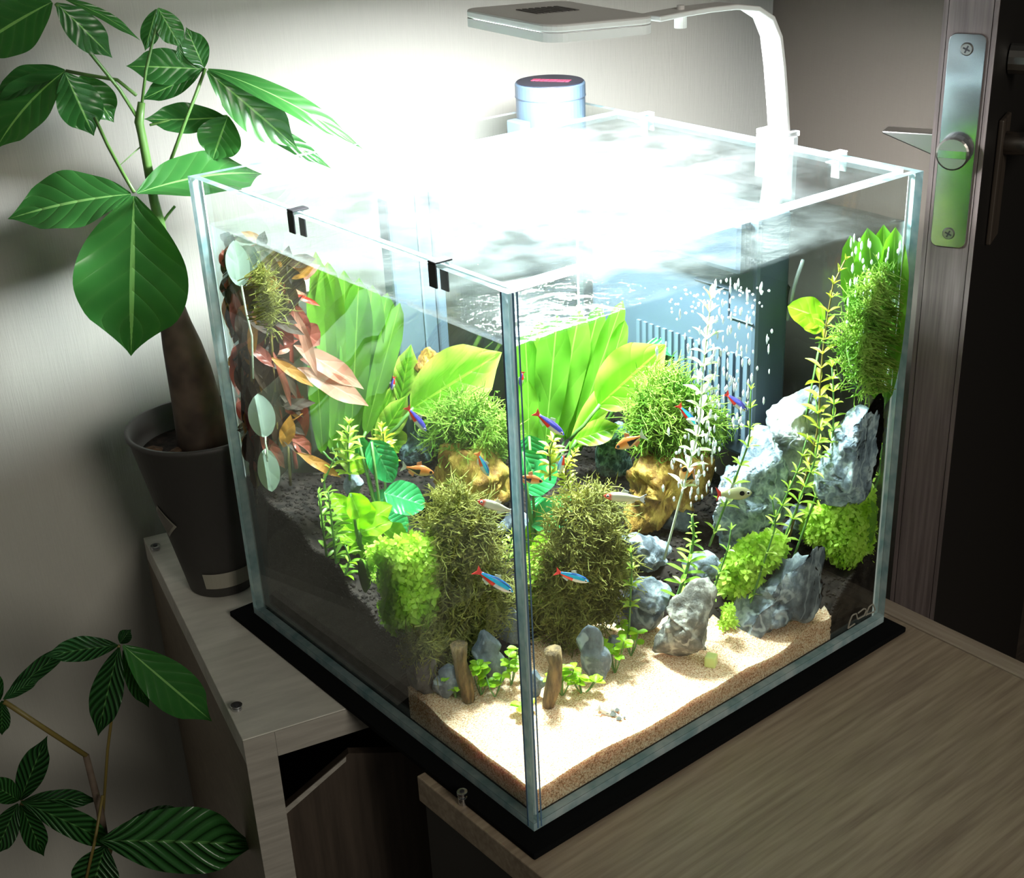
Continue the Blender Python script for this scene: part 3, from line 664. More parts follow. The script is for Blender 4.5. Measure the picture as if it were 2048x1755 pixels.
def cellat(x, y): return soilmask[min(max(int((y - gx[0]) / (gx[1] - gx[0])), 0), GN - 2)][min(max(int((x - gx[0]) / (gx[1] - gx[0])), 0), GN - 2)]
sand = slab(lambda x, y: not cellat(x, y), lambda i, j: GZ[j, i] + .0006 * mnoise.noise(Vector((gx[i] * 70, gx[j] * 70, 3))), 'white_sand', 'pale_sand')
tag(sand, 'pale sand bed at the front corner of the aquarium', 'sand', kind='stuff')
soil = slab(cellat, lambda i, j: GZ[j, i] + .0008 * mnoise.noise(Vector((gx[i] * 120, gx[j] * 120, 9))), 'planting_soil', 'dark_soil')
tag(soil, 'dark brown planting soil banked up behind the sand', 'soil', kind='stuff')
# soil granules
ico = [(0, 0, 1), (.894, 0, .447), (.276, .851, .447), (-.724, .526, .447), (-.724, -.526, .447), (.276, -.851, .447), (.724, .526, -.447), (-.276, .851, -.447), (-.894, 0, -.447), (-.276, -.851, -.447), (.724, -.526, -.447), (0, 0, -1)]
icf = [(0, 1, 2), (0, 2, 3), (0, 3, 4), (0, 4, 5), (0, 5, 1), (1, 6, 2), (2, 7, 3), (3, 8, 4), (4, 9, 5), (5, 10, 1), (6, 7, 2), (7, 8, 3), (8, 9, 4), (9, 10, 5), (10, 6, 1), (11, 7, 6), (11, 8, 7), (11, 9, 8), (11, 10, 9), (11, 6, 10)]
ico = np.array(ico)
gm = MB()
def granule(x, y, z, r):
    s = np.array([rnd.uniform(.75, 1.2), rnd.uniform(.75, 1.2), rnd.uniform(.6, 1)]); gm.add(ico * s * r + (x, y, z), icf)
for k in range(7500):
    x, y = rnd.uniform(.0085, .2915), rnd.uniform(.0085, .2915)
    if not cellat(x, y): continue
    granule(x, y, gz(x, y) + rnd.uniform(-.0002, .0006), rnd.uniform(.0009, .0017))
for k in range(4200):       # lying against the two front panes below the soil line
    if k % 2: y = rnd.uniform(.115, .292); x = .0066 + rnd.uniform(0, .0008)
    else: x = rnd.uniform(.245, .292); y = .0066 + rnd.uniform(0, .0008)
    if not cellat(x, y): continue
    granule(x, y, gz(x, y) + .001 - abs(rnd.gauss(0, .007)), rnd.uniform(.0009, .0016))
tag(gm.obj('soil_granules', M['dark_soil'], smooth=False), 'loose dark soil granules scattered over the planted slope', 'soil', kind='stuff')
#PART2

# ------------------------------------------------------------------ plants, rocks, fish: builders
def leaf_mesh(L_, W_, nu=6, nv=12, sag=.1, cup=.15, shape=(.5, 1.0), wave=0., twist=0., seed=0, tip=.25, fold=0.):
    """blade along +Y from the origin, up +Z; shape=(widest place, roundness)"""
    vs, uv = [], []; r = random.Random(seed); ph = r.uniform(0, 6)
    for j in range(nv + 1):
        v = j / nv; w0, k = shape
        a = v / w0 if v < w0 else (1 - v) / (1 - w0)
        w_ = math.sin(max(a, 0) * math.pi / 2) ** k
        if v > .76: q_ = (v - .76) / .24; w_ = w_ * (1 - tip) + tip * math.sin(max((1 - .76) / (1 - w0), 0) * math.pi / 2) ** k * (1 - q_) ** 1.45 * 1.0
        if j == 0: w_ = max(w_, .05)
        y = v * L_; z = -sag * L_ * v * v * 1.0 + sag * L_ * .35 * v
        for i in range(nu + 1):
            u = i / nu; t_ = (u - .5) * 2; x = t_ * W_ / 2 * w_
            zz = z + cup * W_ * t_ * t_ * w_ * .5 - fold * W_ * abs(t_) * w_ * .4 + wave * W_ * math.sin(v * 14 + ph + (2 if t_ > 0 else 0)) * abs(t_) ** 2 * w_
            tw = twist * v; vs.append((x * math.cos(tw) - (zz - z) * math.sin(tw), y, z + x * math.sin(tw) + (zz - z) * math.cos(tw))); uv.append((u, v))
    f = [(j * (nu + 1) + i, j * (nu + 1) + i + 1, (j + 1) * (nu + 1) + i + 1, (j + 1) * (nu + 1) + i) for j in range(nv) for i in range(nu)]
    return vs, f, uv
def mk_leaf(name_m, mat, **kw):
    v, f, uv = leaf_mesh(**kw); me = bpy.data.meshes.new(name_m); me.from_pydata(v, [], f); me.materials.append(M[mat])
    l = me.uv_layers.new(name='UVMap'); li = np.empty(len(me.loops), int); me.loops.foreach_get('vertex_index', li); l.data.foreach_set('uv', np.array(uv)[li].ravel())
    me.polygons.foreach_set('use_smooth', [True] * len(f)); return me
def frame(A, B, N):
    A, B = np.asarray(A, float), np.asarray(B, float); y = B - A; y /= np.linalg.norm(y); N = np.asarray(N, float)
    x = np.cross(y, N); x /= np.linalg.norm(x); z = np.cross(x, y)
    return Matrix([[x[0], y[0], z[0], A[0]], [x[1], y[1], z[1], A[1]], [x[2], y[2], z[2], A[2]], [0, 0, 0, 1]])
def view_n(P, upw=.5, sidew=0.):
    """blade normal: between towards-the-room and up"""
    d = CP - np.asarray(P); d /= np.linalg.norm(d); s = np.array([d[1], -d[0], 0]); n = d + np.array([0, 0, 1]) * upw + s * sidew; return n / np.linalg.norm(n)
def put_leaf(parent, org, A, B, W_, mat, upw=.4, sidew=0., name='leaf', label=None, **kw):
    A, B = np.asarray(A, float), np.asarray(B, float); Ln = np.linalg.norm(B - A)
    sg = kw.get('sag', .1); kw['L_'] = Ln
    # the sag lowers the tip: aim the chord a little higher so the tip still lands on B
    N = view_n(A, upw, sidew)
    me = mk_leaf(name, mat, W_=W_, **kw)
    mw_ = frame(A, B, N)
    tip = Vector(me.vertices[-3].co); 
    # rotate about x so that the tip meets B
    ang_ = math.atan2(tip.z, tip.y); mw_ = mw_ @ Matrix.Rotation(-ang_, 4, 'X') @ Matrix.Scale(Ln / math.hypot(tip.y, tip.z), 4)
    mw_.translation -= Vector(org)
    o = link(name, me, parent, mw_)
    if label: o['label'] = label
    return o

def rock(poly, base, label, mat, depth=.6, rough=.12, group=None, off=0., seed=1, name='rock', facets=12, cat='rock', sharp=1.0, sink=.002):
    """a solid whose outline, seen from the room, follows poly; base px stands on the ground"""
    P = hit(*base) if len(base) == 2 else np.array(base); P = P + np.array([P[0] - CP[0], P[1] - CP[1], 0]) / np.linalg.norm((P - CP)[:2]) * off
    nn_ = vpl(P).n
    for _ in range(60):                      # keep the whole rock inside the panes
        F = vpl(P); pts = [F(*q) for q in poly]; s, n = F.s, F.n; hw_ = (max(p @ s for p in pts) - min(p @ s for p in pts)) * depth * .5
        if max(max(p[0] + n[0] * hw_ * .6, p[1] + n[1] * hw_ * .6) for p in pts) < .291: break
        P = P - nn_ * .0025
    c = np.mean(pts, axis=0); a = [((p - c) @ s, (p - c)[2]) for p in pts]
    th = np.array([math.atan2(q[1], q[0]) for q in a]); r = np.array([math.hypot(*q) for q in a]); o_ = np.argsort(th); th, r = th[o_], r[o_]
    tt_ = np.concatenate([th - 2 * math.pi, th, th + 2 * math.pi]); rr = np.tile(r, 3)
    wd_ = (max(q[0] for q in a) - min(q[0] for q in a)); dz = wd_ * depth * .5
    R_ = random.Random(seed); pl = []
    for k in range(facets):
        v = np.array([R_.gauss(0, 1), R_.gauss(0, 1), R_.gauss(0, 1)]); v /= np.linalg.norm(v)
        v[1] = -abs(v[1]); pl.append((v, R_.uniform(.50, .82)))
    nphi, nth = (30, 56) if facets else (16, 30); vs = []; fs = []
    so = Vector((R_.uniform(0, 50), R_.uniform(0, 50), R_.uniform(0, 50)))
    for i in range(nphi + 1):
        ph = -math.pi / 2 + math.pi * i / nphi
        for j in range(nth):
            t_ = -math.pi + 2 * math.pi * j / nth
            cp_, sp_ = max(math.cos(ph), 0.) ** .75, math.copysign(abs(math.sin(ph)) ** .9, math.sin(ph))
            q = np.array([math.cos(t_) * cp_, sp_, math.sin(t_) * cp_])
            for v, dd_ in pl:
                e = q @ v - dd_
                if e > 0: q = q - v * e * .97
            rad = np.interp(t_, tt_, rr)
            p = c + s * (q[0] * rad) + up * (q[2] * rad) + n * (q[1] * dz)
            nz = mnoise.fractal(Vector(p * 75) + so, .7, 2.1, 5) * rough * wd_ * .55
            nz -= max(0, .22 - abs(mnoise.noise(Vector(p * 130) - so))) * rough * wd_ * 1.3
            nz += (abs(mnoise.noise(Vector(p * 190) + so)) - .3) * rough * wd_ * .16
            dv = p - c; dv = dv / (np.linalg.norm(dv) + 1e-9); p = p + dv * nz
            p[0] = min(max(p[0], .0058), .2942); p[1] = min(max(p[1], .0058), .2942); p[2] = min(p[2], .267)
            vs.append(p - P)
    for i in range(nphi):
        for j in range(nth): fs.append((i * nth + j, i * nth + (j + 1) % nth, (i + 1) * nth + (j + 1) % nth, (i + 1) * nth + j))
    m_ = MB().add(vs, fs); o = m_.obj(name, M[mat], smooth=True); o.location = P - np.array([0, 0, sink if facets else 0])
    tag(o, label, cat, group); return o

def moss(poly, base, n, label, mat, r=.00030, ln=.018, thick=.03, seed=3, core=True, off=0., name='moss_clump', cat='moss', core_mat='moss_core', up_bias=.5, corescale=.74):
    P = hit(*base) if len(base) == 2 else np.array(base); P = P + np.array([P[0] - CP[0], P[1] - CP[1], 0]) / np.linalg.norm((P - CP)[:2]) * off
    F = vpl(P); R_ = random.Random(seed); m_ = MB()
    xs = [q[0] for q in poly]; ys = [q[1] for q in poly]
    def inside(x, y):
        c = False; j = len(poly) - 1
        for i in range(len(poly)):
            if (poly[i][1] > y) != (poly[j][1] > y) and x < (poly[j][0] - poly[i][0]) * (y - poly[i][1]) / (poly[j][1] - poly[i][1]) + poly[i][0]: c = not c
            j = i
        return c
    cx_, cy_ = sum(xs) / len(xs), sum(ys) / len(ys)
    k = 0
    while k < n:
        x, y = R_.uniform(min(xs), max(xs)), R_.uniform(min(ys), max(ys))
        if not inside(x, y): continue
        k += 1
        rel = min(1, math.hypot((x - cx_) / (max(xs) - min(xs)) * 2, (y - cy_) / (max(ys) - min(ys)) * 2))
        p = F(x, y, -thick * .5 * math.sqrt(max(0, 1 - rel ** 2)) + R_.uniform(-.003, .004)); d = np.array([R_.gauss(0, 1), R_.gauss(0, 1), R_.gauss(0, 1) + up_bias]); d /= np.linalg.norm(d)
        pts = [p]; l_ = ln * R_.uniform(.5, 1.2)
        for q in range(4):
            d = d + np.array([R_.gauss(0, .4), R_.gauss(0, .4), R_.gauss(0, .35)]); d /= np.linalg.norm(d); p = p + d * l_ / 4
            p = np.clip(p, .0065, .2935); pts.append(p)
        m_.tube(pts, [r * R_.uniform(.8, 1.3)] * 4 + [r * .4], 3, cap=False)
        for q in pts[1:4]:
            e = np.array([R_.gauss(0, 1), R_.gauss(0, 1), R_.gauss(0, 1)]); e /= np.linalg.norm(e); g_ = np.cross(e, d) ; g_ /= (np.linalg.norm(g_) + 1e-9)
            m_.add([q, q + e * r * 6 + g_ * r * 1.6, q + e * r * 9, q + e * r * 6 - g_ * r * 1.6], [(0, 1, 2, 3)])
    root = m_.obj(name, M[mat]); tag(root, label, cat, kind='stuff')
    if core:
        pp = [(cx_ + (x - cx_) * corescale, cy_ + (y - cy_) * corescale) for x, y in poly]
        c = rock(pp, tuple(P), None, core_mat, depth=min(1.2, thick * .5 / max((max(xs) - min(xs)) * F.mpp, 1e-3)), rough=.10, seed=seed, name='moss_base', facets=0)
        c.parent = root
        for k_ in ('label', 'category'):
            if k_ in c: del c[k_]
    return root

def carpet(poly, base, n, label, seed=5, s_=.0044, mat='carpet_lime', thick=.025, off=0.):
    """a clump of tiny-leaved creeping plants: each sprig a short stem with paired leaflets"""
    P = hit(*base) if len(base) == 2 else np.array(base); P = P + np.array([P[0] - CP[0], P[1] - CP[1], 0]) / np.linalg.norm((P - CP)[:2]) * off
    F = vpl(P); R_ = random.Random(seed); m_ = MB(); xs = [q[0] for q in poly]; ys = [q[1] for q in poly]
    def inside(x, y):
        c = False; j = len(poly) - 1
        for i in range(len(poly)):
            if (poly[i][1] > y) != (poly[j][1] > y) and x < (poly[j][0] - poly[i][0]) * (y - poly[i][1]) / (poly[j][1] - poly[i][1]) + poly[i][0]: c = not c
            j = i
        return c
    cx_, cy_ = sum(xs) / len(xs), sum(ys) / len(ys); k = 0
    while k < n:
        x, y = R_.uniform(min(xs), max(xs)), R_.uniform(min(ys), max(ys))
        if not inside(x, y): continue
        k += 1
        rel = min(1, math.hypot((x - cx_) / (max(xs) - min(xs)) * 2, (y - cy_) / (max(ys) - min(ys)) * 2))
        lump = .004 * mnoise.noise(Vector((x * .06, y * .06, seed))); p = F(x, y, -thick * .5 * math.sqrt(max(0, 1 - rel ** 2)) - abs(R_.gauss(0, .0035)) - lump); p[2] += R_.uniform(-.002, .004); d = np.array([R_.gauss(0, .6), R_.gauss(0, .6), 1.]); d /= np.linalg.norm(d)
        if min(p[0], p[1]) < .0085: p = p - F.n * -.006
        if min(p[0], p[1]) < .008 or max(p[0], p[1]) > .291: continue
        m_.tube([p - d * .006, p], .00025, 3, cap=False); tl_ = np.array([-F.n[0], -F.n[1], .6]) + np.array([R_.gauss(0, .35) for _ in range(3)]); tl_ /= np.linalg.norm(tl_); ax_ = np.cross(tl_, [.3, .1, .9]); ax_ /= np.linalg.norm(ax_); ay_ = np.cross(tl_, ax_)
        a0 = R_.uniform(0, 6)
        for lay in range(2):
            for q in range(3):
                a = a0 + q * 2.09 + lay; e = ax_ * math.cos(a) + ay_ * math.sin(a) + tl_ * R_.uniform(-.1, .4); e /= np.linalg.norm(e); g_ = np.cross(e, tl_); g_ /= np.linalg.norm(g_)
                l_ = s_ * R_.uniform(.7, 1.2); b = p - d * lay * .0025
                pts_ = np.clip([b, b + e * l_ * .5 + g_ * l_ * .33 + up * .0002, b + e * l_, b + e * l_ * .5 - g_ * l_ * .33 + up * .0002], .0058, .2942)
                m_.add(pts_, [(0, 1, 2), (0, 2, 3)])
    root = m_.obj('carpet_plant_clump', M[mat]); tag(root, label, 'plant', kind='stuff')
    pp = [(cx_ + (x - cx_) * .74, cy_ + (y - cy_) * .74 + 6) for x, y in poly]
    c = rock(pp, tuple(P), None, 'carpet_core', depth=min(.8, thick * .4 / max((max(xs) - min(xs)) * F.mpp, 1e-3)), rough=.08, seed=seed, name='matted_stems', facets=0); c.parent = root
    for k_ in ('label', 'category'):
        if k_ in c: del c[k_]
    return root

STEMLEAF = {}
def stem_plant(path, label, leaf='stem_leaf', stem='green_stem', nodes=10, ln=.011, wd_=.0035, whorl=3, f=.5, base=None, rise=.5, taper=.5, cat='stem plant', name='stem_plant', r=.0008, group=None, top=True, shape=(.55, .8), seed=0, upw_=0, start=.12, sag=.25):
    """path: px from root to crown; whorls of narrow leaves on a stem"""
    P = hit(*path[0]) if base is None else (chord(*path[0], base) if not hasattr(base, '__len__') else np.array(base)); F = vpl(P)
    pts = [F(*q) for q in path]; pts[0] = np.array(P, float)
    for p in pts: p[:] = np.clip(p, .0075, .2925); p[2] = min(p[2], .267)
    R_ = random.Random(seed + int(path[0][0])); root = empty(name, tuple(P)); tag(root, label, cat, group)
    # resample
    seg = [0.]
    for a, b in zip(pts, pts[1:]): seg.append(seg[-1] + np.linalg.norm(b - a))
    tot = seg[-1]
    def pos(t_):
        s_ = t_ * tot; i = min(max(np.searchsorted(seg, s_) - 1, 0), len(pts) - 2); return pts[i] + (pts[i + 1] - pts[i]) * (s_ - seg[i]) / max(seg[i + 1] - seg[i], 1e-9)
    MB().tube([pos(k / 12) - P for k in range(13)], [r * (1 - .4 * k / 12) for k in range(13)], 6).obj('stem', M[stem], root, smooth=True)
    key = (leaf, shape, sag)
    if key not in STEMLEAF: STEMLEAF[key] = mk_leaf('stem_leaf', leaf, L_=1., W_=1., nu=4, nv=6, sag=sag, cup=.2, shape=shape)
    me = STEMLEAF[key]
    for k in range(nodes):
        t_ = start + (1 - start) * (k / max(nodes - 1, 1)) ** .85; c = pos(t_); dr = pos(min(1, t_ + .02)) - pos(max(0, t_ - .04)); dr /= np.linalg.norm(dr)
        x_ = np.cross(dr, [.3, .7, .1]); x_ /= np.linalg.norm(x_); y_ = np.cross(dr, x_); a0 = R_.uniform(0, 6)
        sz = 1 - taper * max(0, (t_ - .6) / .4); ri = rise + (1.2 * max(0, (t_ - .8) / .2) if top else 0)
        for q in range(whorl):
            a = a0 + q * 2 * math.pi / whorl + R_.uniform(-.25, .25); e = x_ * math.cos(a) + y_ * math.sin(a) + dr * (ri + R_.uniform(-.15, .25)); e /= np.linalg.norm(e)
            l_ = ln * sz * R_.uniform(.75, 1.15)
            # keep inside the tank
            tip_ = c + e * l_
            if tip_[0] < .0065 or tip_[1] < .0065 or tip_[0] > .294 or tip_[1] > .294: e = np.array([.15 - c[0], .15 - c[1], .02]); e /= np.linalg.norm(e)
            mm = frame(c, c + e, dr + e * .01) @ Matrix.Diagonal((wd_ * sz, l_, l_, 1)); mm.translation -= Vector(P)
            link('leaf', me, root, mm)
    return root

def leafy(label, specs, base, cat='plant', name='leafy_plant', stem='green_stem', group=None, sr=.0009, org=None):
    """specs: (base px, tip px, width px, material, options, depth offset); petioles run to the root px"""
    P = hit(*base) if org is None else np.array(org, float); root = empty(name, tuple(P)); tag(root, label, cat, group); F = vpl(P)
    for i, sp in enumerate(specs):
        (b, t_, w_, mat, kw, off) = sp; kw = dict(kw); A = F(*b, off); toff = kw.pop('toff', 0); B = F(*t_, off + toff); pet = kw.pop('petiole', True); pm = kw.pop('pm', stem)
        A = np.clip(A, .0075, .2925); B = np.clip(B, .0075, .2925); A[2] = min(A[2], .266); B[2] = min(B[2], .267)
        put_leaf(root, P, A, B, w_ * F.mpp, mat, seed=i, **kw)
        if pet:
            R0 = P + np.array([0, 0, -.002]) if pet is True else F(*pet, off)
            m_ = (A + R0) / 2 + (A - R0)[2] * .12 * np.array([-F.n[0], -F.n[1], 0]); q = [R0 + 0, (R0 + m_) / 2 + up * .001, m_, (m_ + A) / 2, A + (B - A) * .03]
            q = [np.clip(x, .0065, .2935) - P for x in q]; MB().tube(q, sr, 6).obj('leaf_stalk', M[pm], root, smooth=True)
    return root

def fish(nose, tail, label, kind, h=.28, f=.4, roll=0., name='fish', depthd=0., group=None, toff=0., hpx=None):
    """nose and tail px; f: how far along the sight line into the water"""
    c = ((nose[0] + tail[0]) / 2, (nose[1] + tail[1]) / 2); P = chord(*c, f); F = vpl(P); A, B = F(*nose), F(*tail, toff); Ln = np.linalg.norm(B - A)
    y = (B - A) / Ln; z = up - y * (up @ y); z /= np.linalg.norm(z); x = np.cross(y, z)
    if roll: z, x = z * math.cos(roll) + x * math.sin(roll), x * math.cos(roll) - z * math.sin(roll)
    root = empty(name, tuple(P)); tag(root, label, 'fish', group)
    body_h = Ln * h; prof = {'neon': [(0, .06), (.06, .45), (.18, .82), (.35, 1), (.5, .93), (.65, .68), (.78, .42), (.86, .34)],
            'rasb': [(0, .06), (.06, .36), (.18, .72), (.35, 1), (.48, .96), (.62, .62), (.75, .28), (.84, .22)], 'cory': [(0, .1), (.08, .5), (.2, .9), (.32, 1), (.5, .8), (.65, .55), (.8, .32), (.88, .3)]}['neon' if kind.startswith('neon') or kind in ('rummy', 'lemon') else 'rasb' if kind == 'rasbora' else 'cory']
    K_ = 12; vs, uv = [], []
    for s_, w_ in prof:
        for k in range(K_):
            a = 2 * math.pi * k / K_; zz = math.cos(a); xx = math.sin(a)
            vs.append((A - P) + y * Ln * s_ + z * (zz * w_ * body_h / 2) + x * (xx * w_ * body_h / 2 * .45)); uv.append((s_, (zz + 1) / 2))
    n_ = len(prof); fs = [(i * K_ + k, i * K_ + (k + 1) % K_, (i + 1) * K_ + (k + 1) % K_, (i + 1) * K_ + k) for i in range(n_ - 1) for k in range(K_)] + [tuple(range(K_)), tuple((n_ - 1) * K_ + k for k in range(K_))]
    mat, fin, tfin = {'neon': ('neon_blue', 'fin_clear', 'fin_red'), 'neon_violet': ('neon_violet', 'fin_clear', 'fin_red'), 'neon_pale': ('neon_pale', 'fin_clear', 'fin_clear'), 'rasbora': ('rasbora_orange', 'fin_orange', 'fin_clear'),
                 'rummy': ('rummy_body', 'fin_clear', 'fin_white'), 'lemon': ('lemon_body', 'fin_clear', 'fin_red'), 'cory': ('cory_body', 'fin_white', 'fin_white')}[kind]
    MB().add(vs, fs).obj('body', M[mat], root, smooth=True, uv=uv)
    X0 = A - P
    def fin_(name_, pl, m__):
        mm = MB(); q = [X0 + y * Ln * a + z * body_h * b for a, b in pl]; quadbox([v_ - x * Ln * .004 for v_ in q], x, Ln * .008, 0, mm); mm.obj(name_, M[m__], root)
    fin_('tail_fin', [(.84, .12), (.84, -.12), (1.0, -.52), (.95, 0), (1.0, .52)], tfin)
    if kind == 'rummy':
        for b in (-.36, 0, .36): fin_('tail_bar', [(.955, b - .08), (.99, b - .08), (.99, b + .08), (.955, b + .08)], 'fin_blackish')
    fin_('dorsal_fin', [(.40, .46), (.56, .38), (.58, .62), (.46, .82)], 'fin_orange' if kind == 'rasbora' else fin)
    fin_('anal_fin', [(.55, -.34), (.76, -.2), (.74, -.42), (.58, -.68)], 'fin_orange' if kind == 'rasbora' else fin)
    for sg in (1, -1):
        m_ = MB(); c0 = X0 + y * Ln * .10 + z * body_h * .06 + x * sg * body_h * .105; m_.tube([c0, c0 + x * sg * body_h * .05], [body_h * .14, body_h * .12], 12); e_ = m_.obj('eye', M['eye_white' if kind != 'rasbora' else 'eye_black'], root)
        m_ = MB(); m_.tube([c0 + x * sg * body_h * .05, c0 + x * sg * body_h * .062], [body_h * .085, body_h * .07], 10); m_.obj('pupil', M['eye_black'], e_)
    if kind == 'lemon': 
        for sg in (1, -1): MB().tube([X0 + y * Ln * .27 + z * body_h * .1 + x * sg * body_h * .2, X0 + y * Ln * .27 + z * body_h * .1 + x * sg * body_h * .245], body_h * .17, 10).obj('side_spot', M['eye_black'], root)
    return root

#PART3
# ------------------------------------------------------------------ rocks (right of the corner edge, then left)
rock([(1418, 1138), (1402, 1070), (1415, 1000), (1430, 945), (1470, 915), (1492, 850), (1512, 815), (1540, 850), (1562, 900), (1572, 960), (1560, 1050), (1545, 1090), (1480, 1140)], (1470, 1150), 'tall pitted grey-white rock standing behind the red-tailed yellowish fish', 'pitted_rock', .5, .16, seed=4, off=.012)
rock([(1538, 905), (1525, 820), (1545, 785), (1590, 765), (1628, 790), (1650, 850), (1655, 930), (1620, 985), (1560, 960)], (1570, 1060), 'rounded pale rock with a mossy white face behind the tall pitted rock', 'pale_rock', .6, .1, seed=5, off=.05)
rock([(1568, 790), (1600, 762), (1640, 770), (1665, 830), (1660, 900), (1600, 880)], (1590, 1050), 'dark grey rock peeping over the rounded pale rock', 'slate_rock', .5, .1, seed=6, off=.075)
rock([(1642, 1000), (1650, 900), (1672, 830), (1705, 800), (1760, 812), (1800, 790), (1806, 880), (1790, 950), (1740, 1010), (1690, 1025)], (1700, 1075), 'broad pitted blue-grey rock beside the right glass edge', 'pitted_rock', .5, .14, seed=7, off=.03)
rock([(1568, 1075), (1575, 1035), (1600, 995), (1650, 1008), (1648, 1040), (1625, 1070), (1600, 1085)], (1600, 1095), 'small angular dark rock above the lime green carpet', 'slate_rock', .6, .1, seed=8, off=.005)
rock([(1446, 1275), (1448, 1235), (1490, 1180), (1540, 1125), (1590, 1092), (1625, 1102), (1672, 1084), (1674, 1130), (1668, 1195), (1645, 1235), (1590, 1250), (1530, 1272), (1480, 1300)], (1560, 1268), 'long blue-grey rock leaning to the right across the sand edge', 'slate_rock', .35, .12, seed=9, off=.004)
rock([(1298, 1315), (1310, 1270), (1335, 1235), (1362, 1180), (1392, 1145), (1420, 1150), (1438, 1185), (1436, 1245), (1424, 1285), (1395, 1315), (1355, 1330)], (1360, 1325), 'pointed ochre-streaked rock in the middle of the sand edge', 'ochre_rock', .55, .1, seed=10)
rock([(1240, 1190), (1262, 1156), (1310, 1150), (1345, 1175), (1350, 1210), (1330, 1250), (1305, 1285), (1265, 1262)], (1300, 1290), 'round white-topped dark rock left of the pointed ochre rock', 'slate_rock', .7, .1, seed=11, off=.008)
rock([(1150, 1310), (1160, 1262), (1175, 1244), (1195, 1250), (1210, 1290), (1213, 1340), (1205, 1362), (1172, 1345)], (1190, 1358), 'upright grey pebble between two leafy tufts on the sand', 'slate_rock', .6, .06, seed=12)
rock([(1207, 1300), (1215, 1268), (1232, 1264), (1244, 1285), (1238, 1305)], (1225, 1308), 'tiny dark stone behind the right-hand leafy tuft', 'slate_rock', .7, .06, seed=13)
rock([(1058, 1385), (1060, 1345), (1070, 1328), (1083, 1345), (1086, 1380), (1076, 1398)], (1072, 1396), 'narrow grey stone touching the front corner edge', 'slate_rock', .6, .06, seed=14)
rock([(1255, 1110), (1245, 1070), (1290, 1068), (1345, 1090), (1362, 1120), (1340, 1150), (1280, 1145)], (1300, 1160), 'dark layered rock lying below the golden driftwood', 'slate_rock', .6, .12, seed=15, off=.01)
rock([(1362, 1150), (1370, 1115), (1410, 1100), (1440, 1120), (1450, 1165), (1400, 1180)], (1400, 1182), 'dark grey rock behind the comb-leaved stem', 'slate_rock', .6, .1, seed=16, off=.012)
rock([(1337, 1075), (1340, 1020), (1352, 996), (1380, 995), (1388, 1025), (1378, 1075)], (1355, 1085), 'black rock with a pale flat top beside the driftwood', 'slate_rock', .6, .06, seed=17, off=.02)
rock([(1183, 950), (1190, 890), (1215, 850), (1245, 822), (1256, 840), (1252, 900), (1248, 965), (1200, 968)], (1215, 985), 'slanting teal-dark rock right of the broad leaf stalks', 'teal_rock', .5, .06, seed=18, off=.02)
rock([(1222, 1095), (1232, 1060), (1252, 1065), (1255, 1110), (1240, 1120)], (1240, 1122), 'small dark stone under the brown moss', 'slate_rock', .6, .06, seed=19)
# left of the corner, partly repeats standing in for the refracted second view
rock([(806, 1360), (812, 1320), (830, 1298), (855, 1300), (870, 1340), (872, 1378), (850, 1392), (820, 1380)], (845, 1388), 'squat brown-grey rock at the end of the soil bank', 'brown_rock', .6, .08, seed=21)
rock([(876, 1390), (878, 1345), (892, 1310), (906, 1305), (910, 1340), (904, 1385), (892, 1402)], (893, 1400), 'slim blue-grey rock leaning beside the short wood stump', 'slate_rock', .6, .06, seed=22)
rock([(945, 1320), (950, 1275), (962, 1250), (985, 1262), (1003, 1300), (1008, 1345), (1004, 1368), (965, 1360)], (985, 1366), 'grey arrowhead-shaped rock below the olive moss left of the corner', 'slate_rock', .6, .06, seed=23)
rock([(985, 1255), (995, 1222), (1025, 1210), (1040, 1225), (1042, 1285), (1010, 1290)], (1015, 1295), 'grey rock half hidden behind the corner edge', 'slate_rock', .6, .08, seed=24, off=.004)
rock([(1000, 1075), (1005, 1030), (1025, 1005), (1042, 1010), (1044, 1085), (1020, 1095)], (1020, 1120), 'dark rock behind the pale red-nosed fish', 'slate_rock', .6, .08, seed=25, off=.02)
rock([(915, 1110), (920, 1085), (945, 1082), (970, 1095), (965, 1120), (935, 1122)], (940, 1135), 'low dark stone sunk in the olive moss', 'slate_rock', .6, .08, seed=26)
rock([(806, 930), (812, 880), (835, 850), (858, 845), (862, 890), (858, 925), (830, 940)], (840, 975), 'mottled teal-grey rock left of the driftwood', 'teal_rock', .6, .06, seed=27, off=.02)
rock([(688, 975), (690, 950), (706, 935), (722, 950), (724, 980), (705, 990)], (705, 1010), 'small grey stone among the stalks at the left', 'slate_rock', .7, .06, seed=28)

# driftwood
rock([(1250, 1060), (1262, 1000), (1268, 930), (1285, 900), (1335, 895), (1390, 890), (1430, 905), (1418, 960), (1392, 1010), (1345, 1060), (1300, 1078)], (1310, 1090), 'golden brown driftwood trunk under the green moss right of the corner', 'driftwood', .6, .22, seed=31, off=.028, name='driftwood', cat='driftwood', facets=3)
rock([(1280, 760), (1300, 705), (1330, 690), (1345, 735), (1350, 800), (1330, 850), (1290, 850)], (1310, 1040), 'yellowish driftwood stub rising behind the broad leaf tip', 'driftwood', .6, .25, seed=32, off=.06, name='driftwood', cat='driftwood', facets=3)
rock([(870, 1080), (878, 1000), (872, 930), (885, 878), (935, 868), (990, 880), (1012, 930), (1008, 1010), (985, 1065), (930, 1090)], (940, 1110), 'golden brown driftwood trunk left of the corner edge', 'driftwood', .6, .22, seed=33, off=.03, name='driftwood', cat='driftwood', facets=3)
